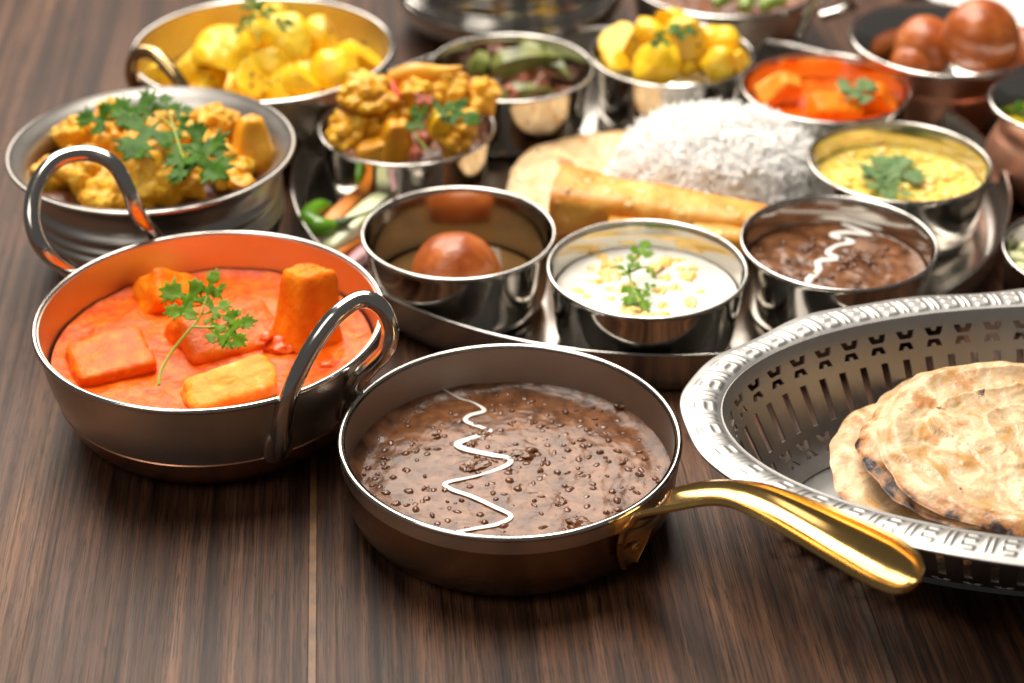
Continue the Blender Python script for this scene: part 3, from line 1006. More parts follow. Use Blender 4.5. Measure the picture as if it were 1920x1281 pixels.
o = link('thin_bread', bread_mesh(6.2, 3, .25, .05, 0, None, .55, .05), 'roti', None, (5.9, 13.6, 1.0), (.05, .04, 0))
tag(o, 'thin pale flatbread lying under the rice in the middle of the platter', 'flatbread', 'thin breads under the rice')
o = link('thin_bread', bread_mesh(5.9, 8, .25, .05, 0, None, .55, .05), 'roti', None, (6.4, 13.2, .55), (.0, .02, 1))
tag(o, 'lower thin flatbread almost hidden under the upper one on the platter', 'flatbread', 'thin breads under the rice')


def roll_mesh(p0, p1, r0, r1, turns=1.35, seed=0, thick=.07, start=-1.9):
    """a rolled-up wafer: spiral section swept along its axis"""
    a, b = Vector(p0), Vector(p1)
    ax = (b - a).normalized()
    s = Vector((0, 0, 1)).cross(ax).normalized()
    u = ax.cross(s)
    n, k = 60, 64
    V, F = [], []
    for side in (0, 1):
        for i in range(n + 1):
            t = i / n
            for j in range(k + 1):
                w = j / k
                th = start + w * turns * 2 * pi
                r = (r0 + (r1 - r0) * t) * (1 - .16 * (1 - w)) * (1 + .13 * noise.noise(Vector((t * 3.2, w * 5, seed))) + .03 * noise.noise(Vector((t * 9, w * 14, seed))) + .018 * noise.noise(Vector((t * 22, w * 40, seed))) + .05 * max(0, .45 - noise.voronoi(Vector((t * 16, w * 9, seed)))[0][0])) - side * thick
                e = .18 * noise.noise(Vector((w * 6, seed, 2))) * (1 if t > .5 else -1) * abs(t - .5) * 2
                c = a + (b - a) * t + ax * e
                sq = (abs(cos(th)) ** 3.4 + abs(sin(th)) ** 3.4) ** (-1 / 3.4)
                V.append(tuple(c - a + s * r * sq * cos(th) * 1.18 + u * r * sq * sin(th) * .84))
    m = (n + 1) * (k + 1)
    for i in range(n):
        for j in range(k):
            q = (i * (k + 1) + j, (i + 1) * (k + 1) + j, (i + 1) * (k + 1) + j + 1, i * (k + 1) + j + 1)
            F.append(q)
            F.append(tuple(x + m for x in reversed(q)))
    for i in range(n):
        for j in (0, k):
            q = (i * (k + 1) + j, (i + 1) * (k + 1) + j)
            F.append((q[0], q[1], q[1] + m, q[0] + m))
    for j in range(k):
        for i in (0, n):
            q = (i * (k + 1) + j, i * (k + 1) + j + 1)
            F.append((q[0], q[1], q[1] + m, q[0] + m))
    return V, F


P0, P1 = (2.10, 9.73, 2.6), (11.91, 7.44, 2.3)
o = solid('rolled_wafer', roll_mesh(P0, P1, 1.68, 1.1, 1.3, 2), 'papad', 'golden rolled crisp wafer lying in front of the rice', 'wafer', P0, group='rolled golden wafers', sharp=40)
P0, P1 = (4.50, 7.05, 2.2), (11.45, 6.51, 2.1)
o = solid('rolled_wafer', roll_mesh(P0, P1, .9, .85, 1.2, 5), 'papad', 'lower golden wafer fold showing just behind the milky pudding bowl', 'wafer', P0, group='rolled golden wafers', sharp=40)

# rice
RC = (10.2, 13.9)
rice = thing('rice_mound', 'mound of white boiled rice in the middle of the platter', 'rice', (*RC, 1.2))


def rice_r(a):
    return 1 + .05 * noise.noise(Vector((cos(a) * 2, sin(a) * 2, 5)))


def rice_pt(a, w):
    """w 0 at the top centre, 1 at the foot"""
    if w < .62:
        r = 3.5 * (w / .62)
        z = 3.5 - .9 * (w / .62) ** 2.4
    else:
        q = (w - .62) / .38
        r = 3.5 + 1.15 * sin(q * pi / 2)
        z = 2.6 * (1 - q ** 1.4)
    k = rice_r(a)
    return Vector((r * k * cos(a) * 1.08, r * k * sin(a) * .95, z + .16 * noise.noise(Vector((r * cos(a) * .9, r * sin(a) * .9, 2)))))


V, F = [], []
n, k = 26, 72
for i in range(n + 1):
    for j in range(k):
        V.append(tuple(rice_pt(2 * pi * j / k, i / n)))
for i in range(n):
    for j in range(k):
        j2 = (j + 1) % k
        F.append((i * k + j, (i + 1) * k + j, (i + 1) * k + j2, i * k + j2))
link('packed_rice', mesh('packed_rice', V, F, True, None), 'rice', rice)
gl, gr = .46, .052
gv, gf = [], []
for i, (z, r) in enumerate([(-1, .25), (-.8, .75), (-.3, 1), (.3, 1), (.8, .75), (1, .25)]):
    for j in range(6):
        gv.append((r * gr * cos(j * pi / 3), r * gr * sin(j * pi / 3), z * gl))
for i in range(5):
    for j in range(6):
        j2 = (j + 1) % 6
        gf.append((i * 6 + j, i * 6 + j2, i * 6 + 6 + j2, i * 6 + 6 + j))
gf += [tuple(reversed(range(6))), tuple(range(30, 36))]
V, F = [], []
rk = random.Random(77)
for q in range(7500):
    a = rk.uniform(0, 2 * pi)
    w = sqrt(rk.random())
    p = rice_pt(a, w)
    p2 = rice_pt(a + .05, w)
    p3 = rice_pt(a, min(1, w + .03))
    e1, e2 = (p2 - p).normalized(), (p3 - p).normalized()
    nn = e1.cross(e2).normalized()
    if nn.z < 0:
        nn = -nn
    ang = rk.uniform(0, 2 * pi)
    d = (e1 * cos(ang) + e2 * sin(ang) + nn * (rk.uniform(-.2, .5) if q % 9 else rk.uniform(.5, 1.4))).normalized()
    rot = d.to_track_quat('Z', 'Y').to_matrix()
    c = p + nn * (rk.uniform(-.04, .05) + (.12 if q % 9 == 0 else 0) + .22 * max(0, noise.noise(p * 1.3)))
    sc_ = rk.uniform(.75, 1.15)
    b0 = len(V)
    V += [tuple(c + rot @ (Vector(v) * sc_)) for v in gv]
    F += [tuple(i + b0 for i in f) for f in gf]
for q in range(90):                          # loose grains fallen round the foot
    a, d = rk.uniform(0, 2 * pi), rk.uniform(4.3, 5.3)
    rot = Euler((pi / 2 + rk.uniform(-.15, .15), 0, rk.uniform(0, 6))).to_matrix()
    b0 = len(V)
    c = Vector((d * cos(a) * 1.06, d * sin(a) * .95, .12))
    V += [tuple(c + rot @ Vector(v)) for v in gv]
    F += [tuple(i + b0 for i in f) for f in gf]
o = link('rice_grains', mesh('rice_grains', V, F, True, None), 'rice', rice)
o['kind'] = 'stuff'


# ------------------------------------------------------------------ larger cooking bowls
def shell(outer, thick=.12, seg=144):
    """closed bowl wall from an outer profile going up from the base centre"""
    inner = []
    for i in range(len(outer)):
        a = Vector(outer[max(0, i - 1)])
        b = Vector(outer[min(len(outer) - 1, i + 1)])
        d = (b - a).normalized()
        nrm = Vector((-d.y, d.x))
        p = Vector(outer[i]) + nrm * thick
        inner.append((max(0, p.x), p.y))
    inner[0] = (0, outer[0][1] + thick)
    return lathe(list(outer) + inner[::-1], seg)


def bowl(name, label, cat, loc, outer, mats, rim, split=None, group=None, thick=.12, n=5):
    """bowl > body, rim, and a copper base when split gives the profile index where the base ends"""
    t = thing(name, label, cat, loc, group=group)
    sp = [(0, outer[0][1])] + smooth_profile(outer[1:], n)
    link('body', mesh('body', *shell(sp, thick), sharp=40), mats[0], t)
    if split:
        cb = [p for p in sp if p[1] <= split]
        cb2 = [(p[0] + (.035 if i else 0), p[1] - .03) for i, p in enumerate(cb)]
        cb2.append((cb[-1][0] + .0, cb[-1][1] + .01))
        link('copper_base', mesh('copper_base', *lathe(cb2, 144), sharp=40), 'copper', t)
    link('rim', mesh('rim', *ring(outer[-1][0] + rim[0], outer[-1][1], rim[1], 160)), mats[1], t)
    return t


def loop_handle(t, pts, rad=.36, m='steel_rod', flat_ends=True):
    o0 = Vector(t.location) / CM
    P = [tuple(Vector(p) - o0) for p in pts]
    h = link('handle', mesh('handle', *tube(P, rad, 16, 7)), m, t)
    return h


def pad(t, parent, p, az, w=.55, h=.75, m='steel_rod', tilt=0):
    """flattened, riveted foot of a handle against the wall"""
    o0 = Vector(t.location) / CM
    q = Vector(p) - o0
    g = chunk((.22, w * 2, h * 2), 3, 3, .02, 0, 0, 3)
    o = link('bracket', mesh('bracket', *g), m, parent, tuple(q), (0, tilt, az))
    return o


# big pan of paneer in orange gravy
KC = (-12.44, -4.67)
kar = bowl('karahi_pan', 'steel karahi pan of orange paneer curry with two loop handles and copper base', 'pan', (*KC, 0),
           [(0, 0), (4.8, 0), (5.38, .12), (5.82, .5), (6.2, 1.05), (6.55, 1.9), (6.83, 2.9), (6.99, 3.9), (7.06, 4.5), (7.08, 4.68)], ('steel_brushed', 'steel_rod'), (.03, .12), 1.75)
def polar(c, az, r, z):
    return (c[0] + r * cos(radians(az)), c[1] + r * sin(radians(az)), z)


h = loop_handle(kar, [polar(KC, -61, 6.6, 1.75), polar(KC, -61, 6.98, 2.7), polar(KC, -60.5, 7.3, 3.8), (-8.50, -11.02, 5.1), (-7.74, -10.52, 6.6), (-6.83, -9.86, 7.7), (-5.84, -9.14, 8.1), (-5.07, -9.15, 7.8), (-4.72, -9.25, 6.9), (-4.87, -9.37, 6), (-5.49, -8.96, 5), polar(KC, -33, 7.5, 4.1), polar(KC, -31.5, 7.1, 3.2), polar(KC, -31, 6.8, 2.2)], [.30, .42, .40, .36, .35, .35, .35, .35, .35, .35, .35, .38, .40, .30])
pad(kar, h, polar(KC, -61, 6.72, 2.2), radians(-61), .62, .85, 'steel_brushed', .22)
pad(kar, h, polar(KC, -31, 6.8, 2.5), radians(-31), .55, .75, 'steel_brushed', .2)
h = loop_handle(kar, [polar(KC, 146, 7.22, 2.9), polar(KC, 146, 7.45, 4.0), (-19.75, -1.42, 5.9), (-20.24, -0.89, 7.2), (-20.14, 0.35, 8.2), (-19.41, 1.42, 8.8), (-18.18, 1.83, 8.9), (-17.11, 1.61, 8.5), (-16.50, 1.21, 7.5), (-16.18, 1.22, 6.2), polar(KC, 116, 7.6, 4.8), polar(KC, 115, 7.42, 3.7), polar(KC, 115, 7.22, 2.8)], [.30] + [.35] * 11 + [.35, .30])
hg = ripple(31, .085, .8, .03, 3.0, .10, 6.5)
o = link('tomato_gravy', mesh('tomato_gravy', *pool(6.62, 2.95, hg, 80, 180, 1.0, .85)), 'tomato_gravy', None, (*KC, 0))
tag(o, 'glossy orange tomato gravy in the big karahi pan', 'gravy')
G3 = 'paneer cubes in the big karahi pan'
for k, (sz, p, rot, m_, lb) in enumerate([
        ((3.5, 3.0, 1.7), (-16.57, -5.59, 2.78), (.10, -.03, .42), 'paneer_coated', 'flat paneer slab at the left front of the big karahi pan'),
        ((2.5, 2.1, 1.9), (-14.97, -0.32, 2.95), (.55, .5, .6), 'paneer', 'paneer cube with one corner up at the back of the big karahi pan'),
        ((4.6, 3.2, 1.9), (-12.00, -3.42, 2.68), (.28, .16, .50), 'paneer_coated', 'large gravy coated paneer block in the middle under the coriander'),
        ((2.5, 2.3, 3.5), (-8.56, -3.32, 4.25), (-.10, .14, .62), 'paneer', 'tall paneer block standing upright beside the front loop handle'),
        ((3.9, 2.2, 1.7), (-11.36, -7.82, 2.95), (.32, -.10, .42), 'paneer_pale', 'pale edged paneer block against the front rim of the big karahi pan')]):
    solid('paneer_cube', chunk(sz, k + 11, 9, .12, .030, .10 if k != 3 else .30, 5), m_, lb, 'paneer', p, rot, G3)
solid('tomato_piece', blob((.8, .5, .34), 7, .45, 1.6, 4, .14, 4), 'tomato', 'soft red tomato piece right of the middle paneer block', 'tomato', (-9.69, -4.44, 3.05), (.2, .1, -.3))
for k, (p, lb) in enumerate([((-7.65, -5.73, 2.95), 'small red tomato bit inside the front loop handle'), ((-10.22, -4.32, 3.5), 'small red tomato bit above the middle paneer block')]):
    solid('tomato_bit', blob((.38, .26, .2), k + 17, .3, 1.4, 3), 'tomato', lb, 'tomato', p, (0, 0, k))
sprig('coriander_sprig', 'fresh coriander sprig with long stem on the big orange paneer curry',
      [[(-14.23, -7.69, 3.25), (-14.22, -7.00, 3.5), (-13.87, -6.21, 3.9), (-13.31, -5.57, 4.4), (-12.88, -5.01, 4.7), (-12.72, -4.66, 5), (-12.60, -4.09, 5.3)], [(-13.11, -5.32, 4.55), (-12.54, -5.44, 4.6), (-12.01, -5.36, 4.6), (-11.68, -5.36, 4.6)], [(-12.82, -4.76, 4.8), (-12.29, -4.71, 4.9)]],
      [((-12.66, -4.40, 5.1), (-14.30, -3.83, 5.4), .85), ((-12.86, -4.32, 5), (-14.05, -4.88, 5), .8), ((-12.69, -4.18, 5.1), (-12.34, -3.32, 5.9), .75), ((-12.80, -4.45, 5), (-12.90, -3.69, 5.5), .5), ((-12.45, -4.09, 5.3), (-11.91, -3.77, 5.6), .7),
       ((-12.62, -4.84, 4.9), (-11.74, -4.40, 5.1), 1.0), ((-12.45, -4.84, 4.85), (-12.17, -5.44, 4.6), .8), ((-11.97, -5.36, 4.6), (-10.67, -5.43, 4.9), .8), ((-11.83, -5.40, 4.6), (-10.97, -6.44, 4.5), .8), ((-12.44, -5.44, 4.6), (-11.53, -6.28, 4.3), .6), ((-11.78, -5.44, 4.7), (-11.21, -4.88, 5), .6)], 'leaf_bright', .075)

# front pan of dal
PC = (-.08, -11.61)
pan = bowl('tadka_pan', 'round steel pan of dark brown dal with a curved brass handle at the front', 'pan', (*PC, 0),
           [(0, 0), (4.9, 0), (5.5, .1), (6.05, .5), (6.35, 1.15), (6.47, 2.0), (6.5, 2.9), (6.51, 3.45)], ('bronze', 'steel_rod'), (.02, .12), None, None, .1)
link('collar', mesh('collar', *lathe([(6.535, 2.75), (6.56, 2.78), (6.575, 3.4), (6.56, 3.5), (6.53, 3.5)], 160)), 'steel_brushed', pan)
link('lining', mesh('lining', *lathe([(6.37, 3.46), (6.365, 2.5), (6.33, 1.7), (6.24, 1.2), (6.22, 1.2), (6.31, 1.72), (6.34, 2.5), (6.345, 3.46)], 160)), 'steel_satin', pan)


def brass_handle(t, pts, widths, depths):
    o0 = Vector(t.location) / CM
    P5 = smooth_profile([(*(Vector(p) - o0), w, d) for p, w, d in zip(pts, widths, depths)], 10)
    P = [Vector(p[:3]) for p in P5]
    N = len(P)
    V, F = [], []
    k = 18
    for i in range(N):
        T = (P[min(i + 1, N - 1)] - P[max(i - 1, 0)]).normalized()
        side = T.cross(Vector((0, 0, 1)))
        if side.length < .2:
            side = Vector((.7, .7, 0))
        side.normalize()
        u = side.cross(T).normalized()
        roll = radians(30) * max(0, min(1, (i / (N - 1) - .35) / .3))     # the hollow is turned a little towards the diner
        side, u = side * cos(roll) - u * sin(roll), u * cos(roll) + side * sin(roll)
        w, d = max(.03, P5[i][3]), P5[i][4]
        th = min(.24, w * .45)
        # rounded outer belly, hollow top
        for j in range(k + 1):
            a = pi * j / k
            V.append(tuple(P[i] + side * w * cos(a) - u * (d + th) * sin(a) ** .8 + u * 0))
        for j in range(k + 1):
            a = pi - pi * j / k
            ww = w - th * .75
            V.append(tuple(P[i] + side * ww * cos(a) - u * (d * sin(a) - .10 * (1 - sin(a)))))
    m = 2 * (k + 1)
    for i in range(N - 1):
        for j in range(m):
            j2 = (j + 1) % m
            F.append((i * m + j, (i + 1) * m + j, (i + 1) * m + j2, i * m + j2))
    F.append(tuple(range(m)))
    F.append(tuple(reversed(range((N - 1) * m, N * m))))
    return link('handle', mesh('handle', V, F, sharp=55), 'brass', t)


hd_ = brass_handle(pan, [polar(PC, -47, 6.55, .95), polar(PC, -47, 6.68, 1.8), polar(PC, -47, 6.85, 2.8), polar(PC, -47, 7.25, 3.7), polar(PC, -46.5, 8.1, 4.7), (7.23, -18.19, 5.6), (8.60, -19.21, 6), (10.64, -21.11, 6.1), (11.99, -22.74, 6.3), (12.71, -23.66, 6.4), (13.07, -24.02, 6.4), (13.26, -24.21, 6.4)],
                   [.45, .85, 1.0, .96, .76, .64, .72, .90, .98, .86, .56, .05], [.03, .04, .04, .05, .06, .09, .20, .42, .48, .38, .18, .02])
link('rivet', mesh('rivet', *blob((.1, .26, .26), 2, .02, 1, 3)), 'brass', hd_, (6.82 * cos(radians(-47)), 6.82 * sin(radians(-47)), 1.9), (0, 0, radians(-47)))

_hp0 = ripple(41, .06, .7, .02, 2.0, .14, 6.1)


def hp(x, y):
    d = noise.voronoi(Vector((x * 1.9, y * 1.9, 3)))[0][0]
    return _hp0(x, y) + .05 * max(0, .42 - d) + .012 * noise.noise(Vector((x * 5, y * 5, 8)))



PZ = 1.60
dal = thing('black_dal', 'dark brown dal with whole lentils filling the round front pan', 'dal', (*PC, 0))
link('gravy', mesh('gravy', *pool(6.36, PZ, hp, 110, 220, .8, .9)), 'dal', dal)
rk = random.Random(21)
for p in [(-2.58, -12.60, 1.63), (4.16, -9.98, 1.63), (3.50, -10.05, 1.63), (1.77, -11.47, 1.63), (2.65, -11.47, 1.63), (4.66, -12.46, 1.63), (4.03, -13.30, 1.63), (3.87, -12.74, 1.63), (0.70, -6.56, 1.63), (-5.25, -11.54, 1.63), (-4.62, -11.79, 1.63), (-3.40, -12.53, 1.63), (-4.14, -11.33, 1.63), (-0.72, -12.78, 1.63), (-0.30, -14.89, 1.63), (3.57, -14.12, 1.63), (4.06, -13.88, 1.63), (-4.01, -12.67, 1.63), (-2.42, -14.55, 1.63), (1.41, -9.57, 1.63), (1.69, -10.09, 1.63), (2.09, -9.57, 1.63), (-0.96, -9.72, 1.63), (-0.53, -10.09, 1.63), (-1.65, -12.39, 1.63), (-0.61, -13.19, 1.63), (3.32, -10.89, 1.63), (-5.04, -10.82, 1.63), (-2.03, -14.05, 1.63), (1.94, -13.37, 1.63), (2.45, -9.42, 1.63), (3.11, -12.15, 1.63), (0.83, -12.15, 1.63), (0.21, -12.50, 1.63), (-0.10, -11.97, 1.63), (1.26, -10.53, 1.63), (2.27, -12.50, 1.63), (5.00, -11.61, 1.63), (4.60, -11.26, 1.63), (5.27, -10.53, 1.63), (2.81, -8.28, 1.63), (3.67, -8.28, 1.63), (4.33, -7.90, 1.63), (-5.37, -12.32, 1.63), (-4.83, -12.85, 1.63), (-4.45, -13.54, 1.63), (-3.66, -13.88, 1.63), (-3.04, -14.22, 1.63), (5.72, -9.98, 1.63), (1.08, -8.28, 1.63), (1.63, -7.90, 1.63), (-3.00, -9.04, 1.63), (-3.39, -10.16, 1.63), (-4.23, -10.16, 1.63), (-2.51, -7.31, 1.63), (0.00, -7.12, 1.63), (2.19, -7.12, 1.63), (-1.47, -8.09, 1.63), (-1.18, -8.59, 1.63), (-1.88, -11.26, 1.63), (1.13, -13.02, 1.63)]:
    x, y = p[0] - PC[0], p[1] - PC[1]
    if x * x + y * y > 36:
        continue
    link('lentil', lent[rk.randrange(4)], 'lentil', dal, (x, y, PZ + hp(x, y) - .05), (rk.uniform(-.3, .3), rk.uniform(-.3, .3), rk.uniform(0, 6))).scale = [rk.uniform(.75, 1.45) for _ in range(3)]
for q in range(190):
    a, d = rk.uniform(0, 2 * pi), 5.9 * sqrt(rk.random())
    x, y = d * cos(a), d * sin(a)
    link('lentil', lent[q % 4], 'lentil', dal, (x, y, PZ + hp(x, y) - .06), (rk.uniform(-.3, .3), rk.uniform(-.3, .3), rk.uniform(0, 6))).scale = [rk.uniform(.55, 1.35) for _ in range(3)]
for k, (p, s) in enumerate([((-1.47, -10.97, 1.63), 1.25), ((0.53, -10.16, 1.63), 1.25), ((-1.18, -8.85, 1.63), .9), ((-1.60, -9.42, 1.63), .8), ((0.87, -7.70, 1.63), .8), ((2.61, -14.89, 1.63), 1.3), ((1.84, -13.30, 1.63), .7), ((-3.30, -12.50, 1.63), .6), ((3.22, -8.74, 1.63), .6), ((-3.95, -9.42, 1.63), .6), ((4.59, -7.12, 1.63), .8), ((0.00, -10.46, 1.63), .8)]):
    x, y = p[0] - PC[0], p[1] - PC[1]
    link('lump', lump[k % 4], 'dal', dal, (x, y, PZ + hp(x, y) - .06), (0, 0, rk.uniform(0, 6))).scale = (s * .85, s * .85, s * .7)
drizzle('cream_drizzle', 'long white cream zigzag down the dark dal in the front pan',
        [(-3.06, -5.84, 1.63), (-2.25, -6.24, 1.63), (-1.58, -6.56, 1.63), (-1.14, -7.12, 1.63), (-1.74, -7.51, 1.63), (-1.86, -7.90, 1.63), (-1.19, -8.36, 1.63), (-0.90, -8.66, 1.63), (-1.71, -9.19, 1.63), (-2.17, -9.49, 1.63), (-1.87, -9.87, 1.63), (-0.84, -10.31, 1.63), (-0.10, -10.53, 1.63), (-0.25, -11.04, 1.63), (-1.35, -11.69, 1.63), (-2.53, -12.18, 1.63), (-2.37, -12.60, 1.63), (-1.54, -13.09, 1.63), (-0.71, -13.71, 1.63), (-0.04, -14.32, 1.63), (-0.50, -14.79, 1.63), (-1.40, -15.12, 1.63), (-2.40, -15.38, 1.63)],
        [.03, .05, .04, .10, .10, .10, .10, .11, .11, .15, .16, .13, .15, .13, .06, .11, .11, .11, .11, .14, .12, .10, .07], PC, PZ, hp)

# grey banded bowl of cauliflower
HC = (-16.8, 8.75)
han = bowl('banded_bowl', 'grey satin metal bowl with banded sides and wide rim, full of cauliflower curry', 'bowl', (*HC, 0),
           [(0, 0), (3.6, 0), (4.6, .25), (5.4, 1.0), (5.85, 2.0), (5.95, 2.7), (5.8, 2.95), (5.98, 3.2), (5.82, 3.5), (5.98, 3.8), (5.75, 4.2), (5.72, 4.6), (5.80, 4.98), (6.08, 5.32), (6.48, 5.64), (6.64, 5.78)], ('pewter', 'pewter'), (-.05, .10), None, None, .22)
o = link('masala_bed', mesh('masala_bed', *pool(5.6, 4.15, ripple(51, .35, .8, .12, 3), 40, 120, 1.2, .95)), 'masala', None, (*HC, 0))
tag(o, 'brown spice mixture under the cauliflower in the grey banded bowl', 'spice mix')
G4 = 'cauliflower florets in the grey banded bowl'
for k, (p, r, lb) in enumerate([
        ((-20.74, 10.72, 5), 1.15, 'rounded floret at the left of the grey bowl beside the coriander'),
        ((-16.30, 10.77, 5.4), 1.2, 'floret behind the coriander in the middle of the grey bowl'),
        ((-16.17, 6.64, 5.1), 1.65, 'big floret at the front centre of the grey bowl'),
        ((-14.96, 6.96, 4.8), 1.0, 'small floret right of the big front one in the grey bowl'),
        ((-19.62, 7.30, 4.9), 1.3, 'floret seen through the steel loop handle in the grey bowl'),
        ((-18.41, 5.79, 4.5), 1.2, 'floret at the front rim of the grey bowl behind the loop handle'),
        ((-21.30, 8.08, 4.5), 1.1, 'floret at the far left rim of the grey bowl'),
        ((-14.50, 11.85, 5.3), 1.0, 'floret at the back of the grey bowl left of the potato wedge'),
        ((-13.21, 8.16, 4.6), 1.1, 'floret in front of the potato wedge in the grey bowl'),
        ((-17.66, 9.02, 5), 1.2, 'floret left of centre under the coriander in the grey bowl'),
        ((-14.54, 9.82, 4.6), 1.15, 'shaded floret under the right coriander leaf in the grey bowl'),
        ((-17.15, 6.17, 4.3), 1.0, 'low floret against the front rim of the grey bowl'),
        ((-19.40, 13.29, 4.9), 1.1, 'floret at the back left of the grey bowl')]):
    floret((p[0], p[1] + .1, p[2] + .05), r * 1.1, lb, G4, k + 3)
solid('potato_wedge', chunk((2.4, 1.7, 2.7), 61, 6.5, .12, .03, .52, 5), 'wedge', 'pointed potato wedge standing at the right of the grey bowl', 'potato', (-12.29, 9.79, 5.4), (-.1, .15, .5))
solid('potato_wedge', chunk((1.5, 1.3, 1.9), 62, 6, .12, .03, .3, 5), 'wedge', 'small potato piece at the back of the grey bowl', 'potato', (-13.96, 12.48, 5), (.3, .4, .2))
solid('onion_piece', blob((.75, .5, .9), 63, .4, 1.4, 4, .08, 4), 'wedge', 'glossy onion piece left of the coriander in the grey bowl', 'onion', (-18.95, 9.61, 5.6), (.3, .2, .3))
solid('onion_piece', blob((.8, .6, .4), 64, .4, 1.4, 4, .08, 4), 'wedge', 'folded onion piece at the right front of the grey bowl', 'onion', (-12.43, 6.96, 4.8), (.3, .2, 1.3))
sprig('coriander_sprig', 'dark green coriander sprig spread over the grey bowl of cauliflower', [[(-14.56, 4.42, 7.3), (-15.12, 6.03, 7.7), (-15.69, 8.05, 7.8), (-16.18, 9.20, 7.8)], [(-15.36, 6.85, 7.7), (-16.37, 8.05, 7.8), (-17.64, 8.26, 7.7)]],
      [((-18.30, 8.32, 7.4), (-19.92, 8.71, 7.3), .9), ((-16.37, 8.05, 7.8), (-18.35, 8.91, 7.8), 1.0), ((-16.04, 7.48, 7.8), (-17.11, 5.42, 7.2), 1.1), ((-16.33, 7.76, 7.8), (-17.11, 8.41, 7.9), 1.0), ((-15.76, 8.05, 7.8), (-16.02, 9.21, 8.2), .8), ((-15.69, 8.05, 7.8), (-14.83, 8.41, 7.9), .9), ((-15.36, 6.92, 7.8), (-14.35, 6.58, 7.7), .9),
       ((-14.94, 5.64, 7.7), (-14.97, 4.42, 7.3), .9), ((-14.76, 5.21, 7.7), (-13.02, 5.39, 7.4), 1.0), ((-14.48, 4.88, 7.6), (-12.85, 3.31, 7.2), 1.1), ((-14.45, 4.61, 7.6), (-14.73, 3.00, 7.1), .8)], 'leaf', .06)

# back left pan of yellow potatoes
QC = (-13.2, 22.7)
qk = bowl('karahi_pan', 'steel karahi pan of yellow potatoes at the back left with a brassy loop handle', 'pan', (*QC, 0),
          [(0, 0), (4.0, 0), (4.6, .1), (5.2, .5), (5.8, 1.2), (6.3, 2.2), (6.6, 3.3), (6.76, 4.2), (6.82, 4.68)], ('steel_brushed', 'steel_rod'), (.03, .15), .7)
loop_handle(qk, [(-18.91, 19.08, 3.2), (-19.19, 18.54, 4.2), (-19.31, 18.18, 5.4), (-18.90, 18.10, 6.4), (-18.11, 17.77, 6.6), (-17.34, 17.23, 6.2), (-16.58, 16.68, 5.4), (-16.15, 17.12, 4.2)], .36, 'antique_brass')
G5 = 'yellow potatoes in the back left karahi pan'
for k, (p, r, lb) in enumerate([
        ((-15.19, 21.81, 4.6), 1.75, 'large pale yellow potato left of centre in the back left pan'),
        ((-17.13, 22.02, 3.9), 1.1, 'potato beside the brassy handle in the back left pan'),
        ((-13.37, 20.08, 3.8), 1.2, 'speckled potato at the front of the back left pan'),
        ((-12.17, 19.75, 3.8), 1.25, 'smooth potato at the front centre of the back left pan'),
        ((-11.06, 20.44, 4), 1.2, 'egg shaped pale potato right of centre in the back left pan'),
        ((-11.71, 22.85, 5), 1.6, 'tall potato piece on top of the heap in the back left pan'),
        ((-13.93, 23.67, 4.8), 1.4, 'potato just behind the coriander in the back left pan'),
        ((-9.40, 21.66, 4), 1.4, 'potato at the right front of the back left pan'),
        ((-8.24, 23.85, 3.8), 1.4, 'potato against the right rim of the back left pan'),
        ((-10.14, 24.16, 4.5), 1.4, 'potato at the back right of the back left pan'),
        ((-18.27, 21.53, 3.6), .95, 'small potato seen inside the loop of the brassy handle'),
        ((-15.50, 20.62, 3.4), 1.1, 'potato at the left front rim of the back left pan'),
        ((-12.96, 27.94, 4.4), 1.4, 'potato at the far back of the back left pan'),
        ((-12.90, 21.79, 4.4), 1.3, 'potato under the coriander in the middle of the back left pan'),
        ((-14.50, 20.28, 3.1), .9, 'low potato touching the front rim of the back left pan')]):
    potato(p, r, lb, G5, k + 20)
o = link('turmeric_sauce', mesh('turmeric_sauce', *pool(6.0, 2.6, ripple(71, .15, 1, .06, 3), 30, 110, 1.0, .85)), 'potato', None, (*QC, 0))
tag(o, 'yellow turmeric coating under the potatoes in the back left pan', 'sauce')
sprig('coriander_sprig', 'bright green coriander sprig standing on the yellow potatoes in the back left pan', [[(-12.95, 19.59, 6.4), (-13.10, 20.48, 6.9), (-13.27, 21.40, 7.4)], [(-13.00, 20.02, 6.8), (-12.10, 20.86, 6.8)], [(-12.98, 19.88, 6.8), (-13.85, 20.58, 6.8)]],
      [((-13.22, 21.40, 7.4), (-13.56, 22.22, 7.8), 1.1), ((-13.15, 21.17, 7.2), (-12.38, 21.79, 7.3), 1.0), ((-12.22, 20.72, 6.8), (-11.45, 21.28, 6.8), .9), ((-13.69, 20.37, 6.8), (-14.29, 20.64, 6.6), .9), ((-13.19, 20.95, 7), (-13.91, 21.23, 7), .9)], 'leaf')

# ridged pot behind
bowl('ridged_pot', 'rounded steel pot with ridged bands standing behind the okra bowl', 'pot', (-.1, 36.9, 0),
     [(0, 0), (4.2, 0), (5.4, .35), (6.3, 1.2), (6.75, 2.1), (6.7, 2.5), (6.55, 2.65), (6.72, 2.85), (6.5, 3.05), (6.6, 3.25), (6.2, 3.5), (5.95, 3.7), (6.0, 3.95), (6.4, 4.4), (6.75, 4.7)], ('steel_mirror', 'steel_rod'), (0, .14))

